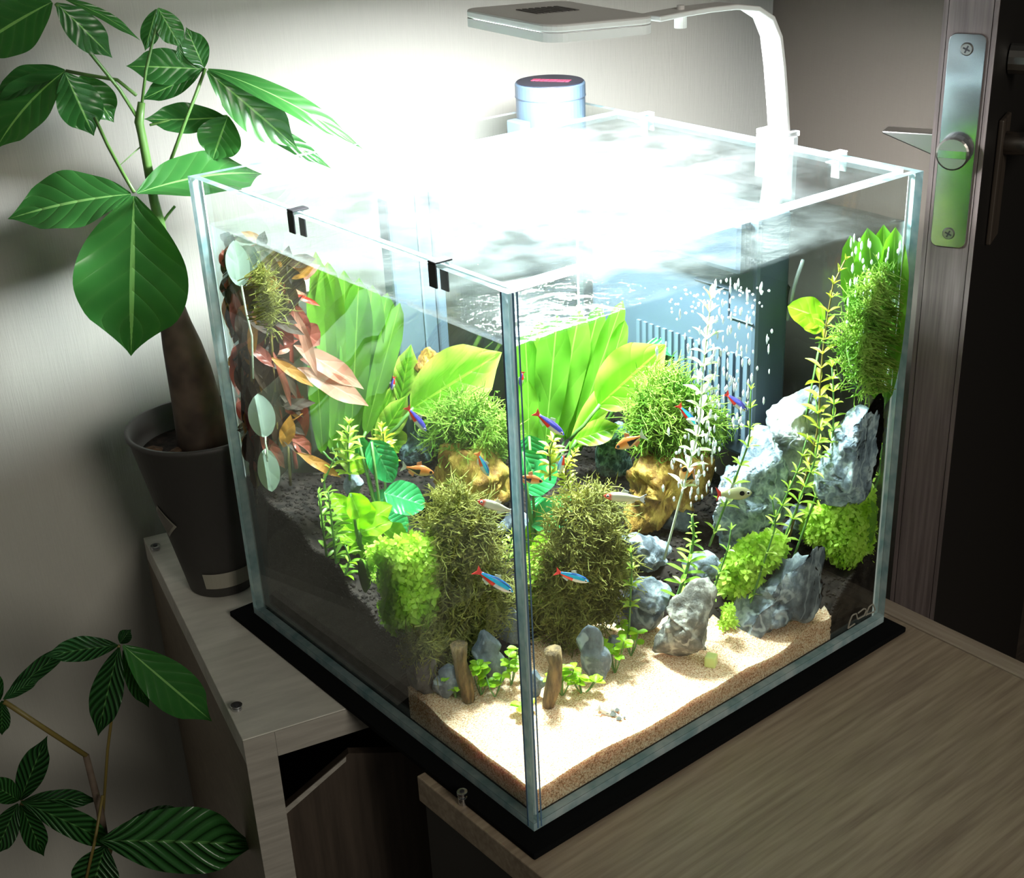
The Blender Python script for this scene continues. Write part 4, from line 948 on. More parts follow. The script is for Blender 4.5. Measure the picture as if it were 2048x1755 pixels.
rock([(832, 740), (838, 700), (862, 690), (885, 705), (890, 745), (865, 770)], (880, 1040), 'small knobbly driftwood tip behind the left broad leaf', 'driftwood', .6, .25, seed=34, off=.06, name='driftwood', cat='driftwood', facets=3)
for px, lab in (([(1105, 1300), (1112, 1330), (1106, 1375), (1096, 1412)], 'short brown wood stump on the sand right of the corner edge'), ([(918, 1290), (920, 1325), (930, 1360), (938, 1402)], 'short brown wood stump on the sand left of the corner edge')):
    P = hit(*px[-1]); F = vpl(P); o = MB().tube([F(*p) - P for p in px], [.0052, .0040, .0049, .0036], 9).obj('wood_stump', M['stump_wood'], smooth=True); o.location = P + np.array([0, 0, .0005]); tag(o, lab, 'driftwood')

# mosses
moss([(1062, 1290), (1060, 1200), (1085, 1130), (1100, 1060), (1140, 990), (1200, 975), (1235, 1010), (1245, 1080), (1262, 1150), (1240, 1230), (1190, 1250), (1150, 1310), (1100, 1320)], (1150, 1290), 2600, 'large olive brown moss mound right of the corner edge', 'moss_olive', thick=.05, seed=41, off=.012)
moss([(850, 1290), (862, 1200), (868, 1120), (850, 1040), (880, 985), (940, 990), (985, 1050), (1000, 1130), (1030, 1190), (1010, 1260), (950, 1290), (900, 1330)], (930, 1290), 2600, 'large olive brown moss mound left of the corner edge', 'moss_olive', thick=.05, seed=42, off=.012)
moss([(1262, 890), (1255, 830), (1285, 770), (1340, 730), (1390, 780), (1440, 830), (1430, 890), (1380, 915), (1300, 905)], (1330, 1080), 1700, 'fresh green moss capping the driftwood right of the corner', 'moss_green', thick=.035, seed=43, off=.03)
moss([(862, 880), (870, 825), (920, 800), (980, 805), (1015, 850), (1015, 915), (950, 905), (900, 905)], (940, 1090), 1300, 'fresh green moss capping the driftwood left of the corner', 'moss_green', thick=.03, seed=44, off=.03)
moss([(1690, 770), (1672, 680), (1700, 590), (1760, 540), (1812, 560), (1806, 700), (1790, 790), (1735, 790)], (.268, .0225, .05), 900, 'hanging green moss standing in for a reflection near the upper right glass edge', 'moss_green', thick=.02, seed=45, core=False, ln=.016)  # moss built where the water side only mirrors other plants
moss([(815, 1330), (800, 1290), (830, 1265), (890, 1280), (900, 1320), (870, 1335)], (850, 1340), 350, 'thin brown moss over the squat brown rock', 'moss_olive', thick=.02, seed=46, core=False)
moss([(1430, 870), (1440, 820), (1480, 815), (1490, 860), (1470, 890)], (1440, 1080), 300, 'wispy green moss beside the tall pitted rock', 'moss_green', thick=.015, seed=47, off=.03, core=False)
moss([(505, 600), (470, 560), (520, 540), (560, 600), (540, 660), (490, 640)], (.012, .235, .2), 140, 'brown wispy weed between the red leaves at the left', 'moss_olive', thick=.015, seed=48, core=False)

# creeping lime green carpets
carpet([(1440, 1165), (1450, 1130), (1490, 1085), (1540, 1065), (1575, 1090), (1560, 1115), (1520, 1150), (1490, 1195), (1455, 1195)], (1490, 1200), 700, 'lime green carpet plant filling the gap above the long leaning rock', seed=51)
carpet([(1612, 1080), (1610, 1035), (1650, 1005), (1700, 980), (1775, 965), (1772, 1060), (1745, 1105), (1705, 1145), (1675, 1120), (1640, 1085)], (1700, 1115), 1300, 'lime green carpet plant in the right corner beside the glass edge', seed=52, off=.006)
carpet([(1062, 1215), (1058, 1130), (1075, 1085), (1105, 1085), (1122, 1120), (1108, 1170), (1080, 1200)], (1090, 1240), 500, 'lime green carpet plant just right of the corner edge', seed=53)
carpet([(770, 1250), (755, 1200), (735, 1160), (745, 1110), (800, 1080), (850, 1075), (875, 1110), (870, 1180), (860, 1235), (820, 1275)], (800, 1275), 1200, 'broad lime green carpet plant on the slope left of the olive moss', seed=54, off=.006)
carpet([(700, 1180), (693, 1130), (715, 1100), (745, 1110), (750, 1160), (725, 1195)], (722, 1215), 500, 'small lime green carpet tuft beside the left glass', seed=55, s_=.0026)
carpet([(1445, 1250), (1447, 1215), (1465, 1215), (1468, 1245)], (1455, 1258), 60, 'sparse green sprigs on the soil between two front rocks', seed=56, s_=.0025)

# ribbon-leaved plants
rb = dict(sag=.02, cup=.3, shape=(.75, .4), wave=.12, upw=0, nv=16)
leafy('ribbon-leaved green plant rising to the surface left of the corner', [((655, 900), (625, 500), 50, 'sword_leaf', rb, .0), ((672, 890), (655, 520), 56, 'sword_leaf', rb, -.004), ((690, 885), (688, 540), 62, 'sword_leaf', rb, .004), ((702, 880), (718, 555), 60, 'sword_leaf', rb, -.003),
       ((712, 870), (745, 570), 66, 'sword_leaf', rb, .002), ((722, 870), (775, 585), 60, 'sword_leaf', rb, .005), ((730, 870), (800, 605), 44, 'sword_leaf', rb, -.002), ((640, 905), (628, 690), 40, 'sword_leaf', rb, -.006), ((665, 910), (660, 700), 44, 'sword_leaf', rb, .008), ((700, 920), (715, 680), 50, 'sword_leaf', rb, .009)], (690, 930), name='ribbon_plant')
leafy('ribbon-leaved green plant rising to the surface right of the corner', [((1062, 900), (1050, 660), 50, 'sword_leaf', rb, .0), ((1075, 895), (1080, 640), 60, 'sword_leaf', rb, .004), ((1090, 890), (1115, 630), 66, 'sword_leaf', rb, -.003),
       ((1108, 885), (1160, 620), 70, 'sword_leaf', rb, .002), ((1130, 880), (1200, 610), 56, 'sword_leaf', rb, .005), ((1155, 860), (1246, 600), 42, 'sword_leaf', rb, -.004), ((1058, 930), (1056, 760), 40, 'sword_leaf', rb, -.006)], (1095, 940), name='ribbon_plant')
leafy('tall green leaves standing in for a reflection beside the upper right glass edge', [((1760, 800), (1700, 470), 60, 'sword_leaf', rb, .0), ((1780, 800), (1735, 455), 66, 'sword_leaf', rb, -.002), ((1795, 800), (1768, 440), 60, 'sword_leaf', rb, .002), ((1800, 800), (1800, 435), 56, 'sword_leaf', rb, .0)], (1780, 1000), name='ribbon_plant', org=(.285, .0255, .052))  # leaves added in place of plants mirrored in the water side

bl = dict(tip=.7, sag=.12, cup=.22, shape=(.52, .62), wave=.05, upw=.25, nv=16, nu=8)
leafy('big yellow-edged broad leaf plant right of the corner edge', [((1196, 812), (1333, 688), 116, 'broad_leaf', dict(bl, sidew=.0, upw=.05, petiole=(1140, 880)), -.01), ((1140, 905), (1235, 745), 48, 'broad_leaf', dict(bl, fold=.5, petiole=(1120, 950)), .0),
       ((1150, 880), (1240, 850), 50, 'broad_leaf', dict(bl, sidew=-.3, petiole=(1120, 950)), -.006), ((1290, 690), (1392, 705), 46, 'anubias_leaf', dict(bl, sag=.35, upw=.8, petiole=(1200, 870)), .02), ((1205, 790), (1250, 640), 34, 'sword_leaf', dict(rb, petiole=(1160, 900)), .01)], (1125, 960), name='broad_leaf_plant', sr=.0013)
leafy('big yellow-edged broad leaf plant left of the corner edge', [((822, 818), (1004, 704), 124, 'broad_leaf', dict(bl, sidew=.0, upw=.1, petiole=(770, 880)), -.012), ((800, 805), (822, 688), 46, 'broad_leaf', dict(bl, fold=.4, petiole=(765, 880)), .0),
       ((755, 885), (815, 790), 52, 'broad_leaf', dict(bl, sidew=-.3, petiole=False), -.004), ((770, 860), (800, 905), 60, 'broad_leaf', dict(bl, petiole=False), -.006), ((745, 875), (790, 765), 36, 'broad_leaf', dict(bl, petiole=False), .004)], (760, 930), name='broad_leaf_plant', sr=.0013)  # second build of the plant, for its image refracted through the left pane

an = dict(sag=.15, cup=.15, shape=(.42, .55), wave=.05, upw=.5, nu=8)
leafy('dark green oval-leaved plant just right of the corner edge', [((1062, 1050), (1175, 1000), 68, 'anubias_leaf', an, -.008), ((1045, 900), (1085, 985), 62, 'anubias_leaf', an, .0), ((1050, 980), (1118, 930), 66, 'anubias_leaf', an, -.004), ((1058, 870), (1068, 940), 60, 'anubias_leaf', an, .006),
       ((1055, 1010), (1110, 1030), 50, 'anubias_leaf', an, .002), ((1060, 1100), (1105, 1050), 44, 'anubias_leaf', an, .004), ((1052, 1080), (1080, 1130), 50, 'bright_leaf', an, -.005), ((1060, 1040), (1090, 1090), 56, 'bright_leaf', an, .0)], (1075, 1110), name='oval_leaf_plant')
leafy('dark green oval-leaved plant beside the pale rasbora left of the corner', [((768, 985), (852, 1012), 70, 'anubias_leaf', an, -.010), ((742, 880), (785, 965), 60, 'anubias_leaf', an, .0), ((715, 870), (720, 940), 52, 'anubias_leaf', an, .006), ((770, 950), (775, 885), 50, 'anubias_leaf', an, .004),
       ((765, 1030), (815, 1065), 62, 'anubias_leaf', an, .0), ((745, 1010), (790, 985), 40, 'anubias_leaf', an, .006), ((735, 940), (690, 900), 50, 'bright_leaf', an, .004)], (770, 1080), name='oval_leaf_plant')
br = dict(sag=.2, cup=.3, shape=(.6, .5), wave=.1, upw=.8, nu=8)
leafy('bright lime rosette of wavy round leaves above the left slope', [((712, 1060), (664, 985), 42, 'bright_leaf', br, -.006), ((715, 1060), (720, 985), 66, 'bright_leaf', dict(br, upw=.3), -.010), ((722, 1055), (785, 1010), 50, 'bright_leaf', br, -.004), ((720, 1065), (785, 1045), 44, 'bright_leaf', br, -.012),
       ((715, 1075), (690, 1020), 46, 'bright_leaf', br, .0), ((720, 1075), (765, 1095), 46, 'bright_leaf', br, -.006), ((715, 1080), (715, 1140), 36, 'bright_leaf', br, -.004), ((710, 1085), (675, 1060), 40, 'bright_leaf', br, .004), ((765, 1050), (810, 1085), 46, 'bright_leaf', br, .0), ((700, 985), (720, 1035), 48, 'bright_leaf', dict(br, cup=.8), -.014)], (722, 1105), name='round_leaf_plant')
leafy('heart-shaped bright green leaves on a thin stalk behind the tall right stem', [((1650, 640), (1575, 612), 62, 'bright_leaf', an, .0), ((1648, 655), (1600, 640), 40, 'bright_leaf', an, -.004)], (1650, 900), name='heart_leaf_plant', org=(.276, .072, .06), sr=.0006)

# red plant
rd = dict(tip=.6, sag=.15, cup=.25, shape=(.5, .8), wave=.08, upw=.4); rn = dict(rd, petiole=False)
leafy('pink and red long-leaved plant in the left part of the tank', [((588, 690), (728, 778), 42, 'pink_leaf', rn, -.008), ((595, 735), (738, 812), 44, 'pink_leaf', rn, -.012), ((600, 718), (705, 742), 34, 'red_leaf', rn, -.004), ((585, 605), (636, 758), 20, 'pink_leaf', rn, -.014),
       ((520, 620), (542, 682), 24, 'scarlet_leaf', rn, -.010), ((585, 588), (641, 612), 11, 'scarlet_leaf', rn, -.016), ((560, 590), (620, 690), 44, 'red_leaf', rn, .0), ((575, 525), (612, 600), 26, 'pink_leaf', rn, -.004), ((570, 520), (520, 560), 26, 'brown_leaf', rn, .0),
       ((582, 680), (545, 640), 40, 'red_leaf', rn, .002), ((580, 700), (530, 690), 30, 'pink_leaf', rn, -.006), ((585, 560), (560, 500), 34, 'tan_leaf', rn, .0), ((580, 560), (640, 530), 30, 'pink_leaf', rn, .004), ((590, 650), (640, 690), 50, 'red_leaf', rn, .006),
       ((585, 880), (592, 760), 34, 'red_leaf', dict(rn, upw=0), -.004), ((600, 890), (606, 790), 30, 'red_leaf', dict(rn, upw=0), -.002), ((585, 900), (580, 580), 8, 'red_leaf', dict(rn, upw=0, petiole=True), .0), ((590, 740), (560, 800), 34, 'brown_leaf', rn, -.002), ((575, 640), (530, 600), 40, 'brown_leaf', rn, .004)], (592, 930), name='red_leaf_plant', stem='red_stem', sr=.0014)
def brownfan(label, hubs, base, org, seed):  # brown leaves added in place of the dark mirror image of the red plant
    R_ = random.Random(seed); sp = []
    for (x, y, n, l_) in hubs:
        for k in range(int(n * 1.6)):
            a = R_.choice([R_.uniform(.3, 2.8), R_.uniform(0, 6.28)]); q = l_ * R_.uniform(.8, 1.35)
            sp.append(((x + R_.uniform(-14, 14), y + R_.uniform(-20, 20)), (x + math.cos(a) * q * .8, y + math.sin(a) * q), R_.uniform(14, 30), R_.choice(['brown_leaf', 'brown_leaf', 'brown_leaf', 'red_leaf', 'tan_leaf']), dict(rn, sidew=R_.uniform(-.5, .5)), R_.uniform(-.006, .006)))
        sp.append(((x, y), (x + 8, y - 50), 20, 'brown_leaf', dict(rn, petiole=(x + 6, y + 90)), 0))
    return leafy(label, sp, base, name='mirror_fill_plant', stem='brown_stem', org=org)
brownfan('dense brown-leaved stems standing in for the mirrored red plant at the far left', [(455, 500, 8, 70), (450, 600, 9, 80), (470, 700, 10, 90), (490, 790, 10, 90), (440, 560, 6, 60), (530, 560, 8, 80), (520, 500, 8, 60), (480, 860, 9, 80), (500, 920, 6, 60)], (490, 960), (.010, .280, .103), 61)
brownfan('brown-leaved stems behind the pink leaves, standing in for the mirrored red plant', [(540, 640, 10, 80), (545, 720, 10, 90), (550, 800, 10, 80), (500, 700, 8, 80), (505, 620, 8, 80), (570, 540, 8, 70), (530, 850, 9, 80), (575, 880, 6, 60)], (540, 980), (.025, .265, .098), 62)
pl = dict(sag=.1, cup=.12, shape=(.5, .5), upw=.1, nv=14, nu=8)
leafy('three pale translucent oval leaves on thin stalks by the left glass', [((448, 582), (418, 492), 42, 'pale_leaf', dict(pl, petiole=(478, 765)), -.002), ((520, 878), (488, 795), 50, 'pale_leaf', dict(pl, petiole=(526, 920)), -.002), ((505, 905), (525, 990), 42, 'pale_leaf', dict(pl, petiole=(528, 925)), -.002)], (540, 960), name='pale_leaf_plant', stem='pale_stem', org=(.0085, .262, .105), sr=.0006)
leafy('fallen amber leaf lying by the red stalks', [((595, 905), (683, 955), 22, 'tan_leaf', dict(rn, petiole=False), 0)], (640, 985), name='fallen_leaf', org=(.012, .225, .095))

# stem plants, right part
stem_plant([(1372, 1190), (1380, 1120), (1388, 1070), (1384, 1030)], 'glossy comb-leaved stem in front of the tall pitted rock', 'fern_leaf', 'green_stem', 9, .0125, .0030, 4, base=(.155, .058, .03), rise=.05, taper=.75, r=.0013, top=False, shape=(.6, .35), start=.3, sag=.05)
stem_plant([(1420, 1000), (1400, 850), (1405, 750), (1415, 660), (1422, 600)], 'pearly white-tipped stem rising through the bubbles', 'pearl_leaf', 'pale_stem', 14, .012, .0042, 4, base=(.18, .085, .06), start=.3, taper=.2)
stem_plant([(1640, 1000), (1638, 850), (1640, 760), (1650, 660), (1668, 560), (1690, 520)], 'tallest yellow-green stem with a bowed tip near the right glass edge', 'gold_leaf', 'brown_stem', 15, .0125, .0040, 3, base=(.258, .050, .055), start=.3, taper=.6)
stem_plant([(1655, 1010), (1665, 900), (1668, 800), (1664, 735)], 'yellow-green stem just right of the tallest stem', 'stem_leaf', 'green_stem', 12, .011, .0032, 4, base=(.252, .040, .05), start=.25)
stem_plant([(1622, 1010), (1630, 920), (1640, 860), (1632, 800)], 'narrow-leaved green stem over the rounded pale rock', 'stem_leaf', 'green_stem', 10, .012, .0028, 4, base=(.238, .045, .045), start=.2)
stem_plant([(1580, 1010), (1600, 930), (1612, 880)], 'light green stem leaning right between the pitted rocks', 'stem_leaf', 'green_stem', 7, .010, .0026, 4, base=(.222, .048, .05), start=.2)
stem_plant([(1495, 950), (1500, 880), (1500, 830), (1502, 780)], 'light stem beside the blue-violet fish at upper right', 'stem_leaf', 'green_stem', 8, .010, .0028, 4, base=(.20, .065, .07), start=.1)
stem_plant([(1560, 1100), (1552, 1050), (1545, 1000)], 'small feathery stem at the foot of the tall pitted rock', 'stem_leaf', 'green_stem', 6, .009, .0026, 4, base=(.203, .035, .03), start=.2)
stem_plant([(1455, 1135), (1458, 1090), (1462, 1060)], 'short green sprig left of the carpet plant', 'fern_leaf', 'green_stem', 4, .009, .0026, 4, base=(.175, .047, .03), start=.3)
stem_plant([(1266, 1165), (1264, 1130), (1262, 1105)], 'small star-shaped sprig above the round white-topped rock', 'stem_leaf', 'green_stem', 4, .009, .0028, 5, base=(.13, .065, .03), start=.4)
stem_plant([(1765, 1000), (1762, 950), (1768, 890)], 'pale green stem against the broad pitted rock', 'stem_leaf', 'green_stem', 7, .008, .0024, 4, base=(.285, .018, .05), start=.1)
stem_plant([(1440, 700), (1480, 695), (1515, 700), (1530, 675)], 'thin green sprig drifting sideways in front of the filter ribs', 'lime_leaf', 'green_stem', 4, .007, .002, 3, base=.8, start=.6)
stem_plant([(1100, 960), (1100, 900), (1110, 870)], 'yellow star-leaved stem below the first red-tailed neon fish', 'gold_leaf', 'green_stem', 6, .0105, .0038, 5, base=.6, start=.1)
stem_plant([(1140, 985), (1130, 940), (1150, 905)], 'yellow fine-leaved stem left of the slanting teal rock', 'gold_leaf', 'brown_stem', 8, .008, .0030, 4, base=.6, start=.1)
# left part
stem_plant([(700, 960), (695, 900), (698, 850)], 'pale star-leaved stem in front of the ribbon leaves', 'stem_leaf', 'green_stem', 6, .0125, .0038, 6, base=.5, start=.1)
stem_plant([(770, 935), (768, 890), (765, 855)], 'yellow star-leaved stem below the left broad leaf', 'gold_leaf', 'green_stem', 6, .011, .0036, 5, base=.55, start=.1)
stem_plant([(652, 1120), (640, 1050), (632, 990)], 'finger-leaved green stem beside the left glass', 'fern_leaf', 'green_stem', 9, .0115, .0030, 4, base=.35, start=.0)
stem_plant([(668, 1140), (665, 1060), (655, 985)], 'second finger-leaved green stem behind the lime rosette', 'fern_leaf', 'green_stem', 9, .0115, .0030, 4, base=.5, start=.0)
stem_plant([(690, 1150), (700, 1120), (690, 1090)], 'short finger-leaved sprig under the lime rosette', 'lime_leaf', 'green_stem', 4, .009, .0026, 4, base=.5, start=.0)
stem_plant([(652, 1010), (648, 960), (670, 915)], 'thin stem with sparse narrow leaves above the lime rosette', 'stem_leaf', 'green_stem', 4, .009, .0024, 2, base=.4, start=.2)
stem_plant([(1015, 1130), (1018, 1100), (1025, 1070)], 'small pale sprig just left of the corner edge', 'stem_leaf', 'green_stem', 4, .009, .0028, 4, base=.7, start=.2)
# leafy tufts on the sand
def tuft(px, n, label, seed, h=40, w_=34):
    R_ = random.Random(seed); P = hit(*px); F = vpl(P); root = empty('leafy_tuft', tuple(P)); tag(root, label, 'plant')
    for k in range(n):
        a = R_.uniform(-1, 1); hh = h * R_.uniform(.5, 1.1); b = F(px[0] + a * w_ * .6, px[1] - hh * .45, R_.uniform(-.004, .004)); c = F(px[0] + a * w_, px[1] - hh, R_.uniform(-.005, .005))
        MB().tube([np.array([0, 0, -.001]), b - P, c - P], .0004, 5).obj('stem', M['green_stem'], root)
        for q in range(4):
            an_ = R_.uniform(0, 6.3); e = np.array([math.cos(an_), math.sin(an_), R_.uniform(0, .5)]); e /= np.linalg.norm(e); key = ('lime_leaf', 1)
            if key not in STEMLEAF: STEMLEAF[key] = mk_leaf('stem_leaf', 'lime_leaf', L_=1., W_=1., nu=4, nv=6, sag=.25, cup=.2, shape=(.65, .5))
            mm = frame(c, c + e, up) @ Matrix.Diagonal((.0042, .0062, .0062, 1)); mm.translation -= Vector(P); link('leaf', STEMLEAF[key], root, mm)
tuft((1125, 1390), 6, 'light green leafy tuft on the sand right of the wood stump', 71, 50, 26); tuft((1165, 1388), 7, 'light green leafy tuft at the foot of the upright grey pebble', 72, 40, 26)
tuft((1230, 1345), 7, 'light green leafy tuft right of the upright grey pebble', 73, 60, 24); tuft((1262, 1310), 5, 'light green leafy tuft before the round white-topped rock', 74, 55, 20); tuft((912, 1395), 5, 'light green leafy tuft left of the left wood stump', 75, 45, 16)
tuft((962, 1390), 6, 'light green leafy tuft right of the left wood stump', 76, 55, 20); tuft((990, 1392), 5, 'light green leafy tuft under the arrowhead rock', 77, 40, 20); tuft((1022, 1370), 5, 'light green leafy tuft just left of the corner edge', 78, 70, 16); tuft((1050, 1425), 3, 'tiny leafy tuft right at the front corner', 79, 20, 14)

# ------------------------------------------------------------------ fish
N1 = 'neon tetras swimming in the tank'; N2 = 'orange black-wedged rasboras in the tank'
fish((1178, 1163), (1110, 1142), 'bright neon fish over the olive moss right of the corner edge', 'neon', .27, .35, group=N1)
fish((1026, 1184), (950, 1139), 'bright neon fish touching the left side of the corner edge', 'neon', .25, .3, group=N1)  # repeat of the fish above, for its refracted second image
fish((1128, 870), (1069, 823), 'dark violet neon fish above the yellow star-leaved stem right of the corner', 'neon_violet', .25, .4, group=N1)
fish((1394, 853), (1356, 808), 'bright blue neon fish in front of the green driftwood moss', 'neon', .26, .45, group=N1)
fish((1493, 822), (1450, 785), 'blue-violet neon fish above the tall pitted rock', 'neon_violet', .3, .45, group=N1)
fish((1118, 948), (1128, 905), 'small pale blue fish diving beside the yellow stems right of the corner', 'neon_pale', .3, .5, group=N1)
fish((852, 862), (813, 812), 'dark violet neon fish at the base of the left broad leaf', 'neon_violet', .25, .4, group=N1)
fish((977, 952), (954, 904), 'pale blue neon fish before the left driftwood', 'neon', .26, .45, group=N1)
fish((868, 1160), (850, 1108), 'thin pale blue neon fish over the broad lime carpet plant', 'neon_pale', .2, .35, group=N1)
fish((783, 780), (789, 752), 'tiny blue fish between ribbon leaves and the left broad leaf', 'neon_violet', .3, .6, group=N1)
fish((1040, 772), (1046, 742), 'sliver of a red and blue fish beside the corner edge', 'neon_violet', .3, .5, group=N1)
fish((868, 946), (802, 932), 'orange rasbora left of the golden driftwood', 'rasbora', .36, .45, group=N2)
fish((1086, 963), (1030, 950), 'orange rasbora emerging from behind the corner edge', 'rasbora', .36, .45, group=N2)
fish((1231, 896), (1290, 868), 'orange rasbora facing left above the driftwood right of the corner', 'rasbora', .4, .4, group=N2)
fish((1362, 936), (1394, 962), 'round-looking orange rasbora over the dark driftwood hollow', 'rasbora', .75, .45, group=N2, toff=.006)
fish((955, 1001), (1030, 1024), 'pale fish with a red nose left of the corner edge', 'rummy', .26, .4)
fish((1207, 991), (1292, 998), 'pale red-nosed fish with a striped white tail right of the corner', 'rummy', .26, .4)
fish((1504, 985), (1432, 988), 'yellowish fish with a red tail before the tall pitted rock', 'lemon', .42, .35)
cf = fish((1244, 1442), (1193, 1414), 'bleached white spotted catfish resting on the sand', 'cory', .34, .97, name='fish')
for (x, y, l_) in ((1199, 1418, 3), (1206, 1419, 2), (1215, 1424, 4), (1226, 1427, 5), (1234, 1419, 4), (1238, 1436, 4), (1249, 1434, 2)):
    P = chord(x, y, .93); MB().lathe([(0, -.0005 * l_), (.00042 * l_, 0), (0, .0004 * l_)], tuple(P - np.array(cf.location)), 9).obj('dark_spot', M['cory_mark'], cf)
P = hit(1422, 1330); je = MB().box((-.0035, -.0035, .0), (.0035, .0035, .0075)).obj('jelly_block', M['jelly_yellow'], bevel=.001); je.location = P; je.rotation_euler = (0, 0, .5); tag(je, 'small pale yellow-green block on the sand before the ochre rock', 'food block')

# rising bubbles
R_ = random.Random(12); m_ = MB()
def bub(x, y, f, a, b):
    P = chord(x, y, f); P[2] = min(P[2], .264); v = ico * np.array([a, a, b]) + P; m_.add(np.clip(v, .0062, .2938), icf)
for k in range(230):
    y = R_.uniform(560, 1010); x = 1450 + (R_.gauss(0, 42) if y < 860 else R_.gauss(-45, 40)); bub(x, y, R_.uniform(.25, .6), R_.uniform(.0005, .0010), R_.uniform(.0012, .0036))
for k in range(120):
    y = R_.uniform(470, 770); x = R_.uniform(1700, 1822) + (y - 470) * -.04; bub(min(x, 1815 - (y - 430) * .08), y, R_.uniform(.2, .7), R_.uniform(.0005, .0010), R_.uniform(.0012, .0036))
for k in range(60): bub(R_.uniform(1330, 1540), 575 + abs(R_.gauss(0, 28)), R_.uniform(.3, .6), R_.uniform(.0006, .0012), .0009)
tag(m_.obj('air_bubbles', M['bubble_white'], smooth=True), 'streams of small white air bubbles rising in front of the filter and right edge', 'bubbles', kind='stuff')

# ------------------------------------------------------------------ money tree in its pot
PB = at(445, 1172, 2, ZT); PB = np.array([PB[0] + .004, PB[1] + .006, ZT + .0002])
pot = empty('plant_pot', tuple(PB)); tag(pot, 'tall tapered dark grey plant pot on the white cabinet', 'pot')
HP = .124
MB().lathe([(.0225, 0), (.0235, .001), (.0465, HP - .004), (.0480, HP - .003), (.0482, HP), (.0455, HP), (.0440, HP - .012), (.0420, HP - .018)], (0, 0, 0), 64).obj('pot_wall', M['pot_grey'], pot, smooth=True)
def potpt(a, z, e=.0004):
    r = .0235 + (.0465 - .0235) * z / (HP - .004) + e; return np.array([r * math.cos(a), r * math.sin(a), z])
a_c = math.atan2(CP[1] - PB[1], CP[0] - PB[0])
def patch(a0, a1, z0, z1, name, mat, shapef=None):
    n_ = 14; vs = [potpt(a0 + (a1 - a0) * i / n_, z0 if not shapef else shapef(i / n_, 0)) for i in range(n_ + 1)] + [potpt(a0 + (a1 - a0) * i / n_, z1 if not shapef else shapef(i / n_, 1)) for i in range(n_ + 1)]
    return MB().add(vs, [(i, i + 1, n_ + 2 + i, n_ + 1 + i) for i in range(n_)]).obj(name, M[mat], pot)
patch(a_c - .5, a_c + 1.0, .0085, .0215, 'pale_label', 'pot_label')
dia = lambda i, k: .062 + (1 if k else -1) * (.013 * (1 - abs(i * 2 - 1)))
patch(a_c - 1.55, a_c - .75, 0, 0, 'diamond_label', 'pot_label', dia); patch(a_c - 1.48, a_c - .83, 0, 0, 'diamond_border', 'pot_label_line', lambda i, k: .062 + (1 if k else -1) * (.0105 * (1 - abs(i * 2 - 1)))).location = (-.0, 0, 0)
for c_ in pot.children:
    if c_.name.startswith('diamond_border'): c_.scale = (1.006, 1.006, 1)
o = MB().lathe([(0, HP - .0175), (.0405, HP - .0175), (.0385, HP - .026), (0, HP - .026)], (0, 0, 0), 48).obj('potting_soil', M['dark_soil']); o.location = PB; tag(o, 'dark potting soil inside the tall grey pot', 'soil', kind='stuff')
for k, (a, r, s_) in enumerate(((3.55, .030, .012), (2.75, .033, .009), (4.35, .034, .010), (3.2, .019, .008))):
    v = ico * np.array([s_, s_ * .7, s_ * .32]); m__ = MB().add(v, icf).obj('bark_chip', M['bark'], bevel=.001); m__.location = PB + np.array([r * .95 * math.cos(a), r * .95 * math.sin(a), HP - .0145]); m__.rotation_euler = (.2, .15, a * 3)
    tag(m__, ['largest flat bark chip left of the trunk in the tall grey pot', 'dark bark chip under the far rim of the tall grey pot', 'bark chip in front of the trunk against the near rim of the grey pot', 'small bark chip wedged beside the trunk base'][k], 'bark chip', 'bark chips in the tall grey pot')
TR = PB + np.array([0, 0, HP - .02]); FT = vpl(TR + np.array([.006, -.004, 0]))
tree = empty('money_tree', tuple(TR)); tag(tree, 'potted tree with a swollen trunk and large glossy hand-shaped leaves', 'potted tree')
tp = lambda px, py, off=0.: FT(px, py, off) - TR
MB().tube([tp(408, 905), tp(404, 860), tp(392, 800), tp(378, 740), tp(364, 690), tp(352, 650), tp(345, 610), tp(338, 560), tp(330, 500)], [.0182, .0172, .0160, .0145, .0125, .0102, .0075, .0052, .0040], 20).obj('trunk', M['trunk_bark'], tree, smooth=True)
MB().tube([tp(330, 505), tp(318, 440), tp(308, 400), tp(296, 335), tp(284, 270), tp(278, 245), tp(283, 205)], [.0038, .0034, .0030, .0028, .0026, .0028, .0022], 12).obj('green_stem', M['green_stem'], tree, smooth=True)
ml = dict(sag=.18, cup=.18, shape=(.52, .78), wave=.04, nv=26, nu=10, tip=.85)
def petiole(pts, offs, r=.0011): MB().tube([tp(*p, o_) for p, o_ in zip(pts, offs)], r, 8).obj('leaf_stalk', M['green_stem'], tree, smooth=True)
def mleaf(b, t_, w_, mat='money_leaf', off=0., toff=0., tree_=tree, F_=FT, T_=TR, **kw):
    k = dict(ml); k.update(kw); A, B = F_(*b, off), F_(*t_, off + toff)
    return put_leaf(tree_, T_, A, B, w_ * F_.mpp, mat, **k)
# petioles
petiole([(278, 240), (240, 180), (160, 80), (112, 8)], [0, 0, -.01, -.02]); petiole([(284, 205), (292, 140), (306, 80), (314, 48)], [0, 0, 0, 0], .0009); petiole([(338, 330), (368, 250), (395, 180), (410, 138)], [0, 0, 0, .01])
petiole([(272, 190), (235, 160), (175, 150), (132, 142)], [0, .01, .02, .025]); petiole([(285, 290), (240, 330), (200, 262), (190, 240)], [0, 0, 0, 0], .0005); petiole([(190, 236), (215, 290), (245, 345), (268, 384)], [-.005, -.02, -.035, -.045]); petiole([(300, 250), (360, 235), (455, 232)], [.01, .02, .02], .0008)
petiole([(322, 450), (335, 430), (350, 412)], [0, 0, 0], .0009)
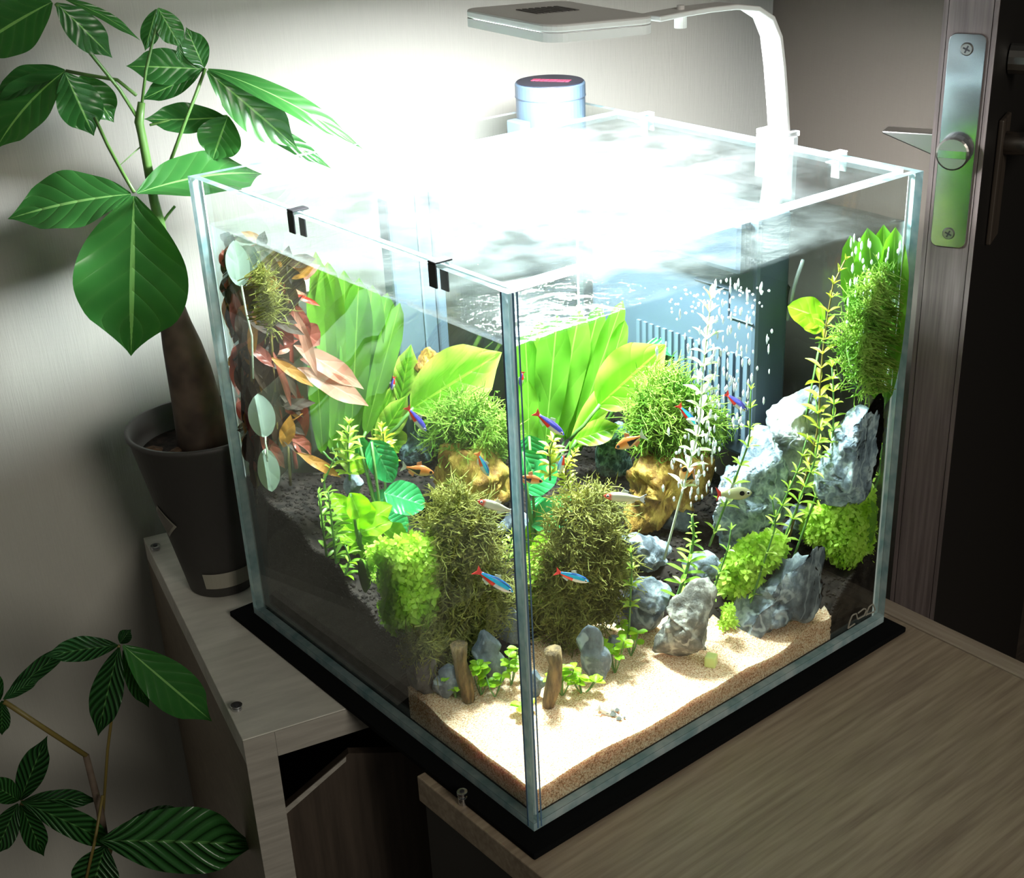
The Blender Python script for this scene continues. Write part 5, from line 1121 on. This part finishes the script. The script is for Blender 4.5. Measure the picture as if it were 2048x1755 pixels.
# hub in front: three big leaves and one right
mleaf((268, 392), (262, 712), 186, off=-.045, toff=.0, upw=.35, sag=.10); mleaf((262, 388), (15, 438), 112, off=-.045, upw=.9, sag=.2); mleaf((274, 386), (525, 348), 98, off=-.040, toff=.075, upw=.7, sag=.25); 
# hub upper left
mleaf((104, 4), (-60, 104), 104, off=-.02, upw=.5); mleaf((112, 6), (225, 116), 56, 'money_leaf', off=-.02, upw=.3, sag=.2, fold=.3); mleaf((128, -2), (282, 82), 22, off=-.01, sag=.35, upw=1.); mleaf((100, -8), (60, -70), 60, off=-.02)
# hub far left
mleaf((130, 142), (-10, 300), 92, off=.025, upw=.8, sag=.4); mleaf((130, 145), (188, 272), 76, off=.015, upw=.1, fold=.4); mleaf((160, 152), (228, 245), 62, off=.03, upw=.3); mleaf((130, 140), (-20, 205), 60, off=.03, upw=1., sag=.35)
# young top leaves
mleaf((313, 18), (290, 102), 32, off=0., upw=.1, fold=.5); mleaf((316, 16), (362, 96), 44, off=0., upw=.2, fold=.3); mleaf((358, 85), (362, 128), 12, off=0.)
mleaf((408, 136), (372, 54), 46, off=.01, upw=.2); 
# hub right
mleaf((408, 138), (252, 132), 62, off=.01, upw=.2, sag=.1, sidew=.1); mleaf((400, 146), (282, 200), 40, off=.012, upw=.2); mleaf((414, 142), (596, 298), 78, off=.0, upw=.25, sag=.12); mleaf((416, 138), (728, 300), 44, off=.0, sag=.45, upw=.6, toff=-.01)
mleaf((450, 234), (288, 238), 58, off=.015, upw=.5, sag=-.15); mleaf((456, 232), (424, 322), 78, off=.01, upw=.2); mleaf((470, 228), (664, 338), 34, off=.02, upw=.5, sag=.2)

# second tree, lower left
TR2 = at(170, 1760, 2, -.25); TR2 = np.array([-.175, .335, ZF + .28]); F2 = vpl(np.array([-.165, .285, 0]))
tree2 = empty('small_money_tree', (TR2[0], TR2[1], ZF)); T2 = np.array([TR2[0], TR2[1], ZF]); tag(tree2, 'shaded second tree with puckered leaves at the lower left on the floor', 'potted tree')
tq = lambda px, py, off=0.: F2(px, py, off) - T2
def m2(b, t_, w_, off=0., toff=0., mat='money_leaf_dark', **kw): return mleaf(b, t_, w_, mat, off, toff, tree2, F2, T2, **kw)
st = lambda pts, offs, r=.0016: MB().tube([tq(*p, o_) for p, o_ in zip(pts, offs)], r, 8).obj('leaf_stalk', M['brown_stem'], tree2, smooth=True)
base2 = np.array([0, 0, .0]); MB().tube([np.array([.0, 0, .2]), tq(190, 1900), tq(215, 1720), tq(200, 1620), tq(172, 1510)], [.010, .0050, .0030, .0024, .002], 12).obj('trunk', M['trunk_bark'], tree2, smooth=True)
MB().lathe([(.05, 0), (.055, .002), (.07, .17), (.073, .17), (.073, .18), (.066, .18), (.064, .165), (0, .165)], (0, 0, 0), 40).obj('grow_pot', M['pot_grey'], tree2, smooth=True)
MB().tube([np.array([0, 0, .16]), np.array([0, 0, .22])], .010, 12).obj('trunk_base', M['trunk_bark'], tree2)
st([(172, 1510), (80, 1450), (8, 1402)], [0, 0, 0]); st([(205, 1640), (215, 1500), (230, 1380), (238, 1290)], [.01, .02, .0, -.01], .001); st([(200, 1650), (120, 1620), (42, 1604)], [0, 0, 0]); st([(165, 1790), (190, 1680), (205, 1590)], [-.02, -.02, -.01], .001); st([(215, 1720), (225, 1680), (240, 1662)], [0, -.01, -.02])
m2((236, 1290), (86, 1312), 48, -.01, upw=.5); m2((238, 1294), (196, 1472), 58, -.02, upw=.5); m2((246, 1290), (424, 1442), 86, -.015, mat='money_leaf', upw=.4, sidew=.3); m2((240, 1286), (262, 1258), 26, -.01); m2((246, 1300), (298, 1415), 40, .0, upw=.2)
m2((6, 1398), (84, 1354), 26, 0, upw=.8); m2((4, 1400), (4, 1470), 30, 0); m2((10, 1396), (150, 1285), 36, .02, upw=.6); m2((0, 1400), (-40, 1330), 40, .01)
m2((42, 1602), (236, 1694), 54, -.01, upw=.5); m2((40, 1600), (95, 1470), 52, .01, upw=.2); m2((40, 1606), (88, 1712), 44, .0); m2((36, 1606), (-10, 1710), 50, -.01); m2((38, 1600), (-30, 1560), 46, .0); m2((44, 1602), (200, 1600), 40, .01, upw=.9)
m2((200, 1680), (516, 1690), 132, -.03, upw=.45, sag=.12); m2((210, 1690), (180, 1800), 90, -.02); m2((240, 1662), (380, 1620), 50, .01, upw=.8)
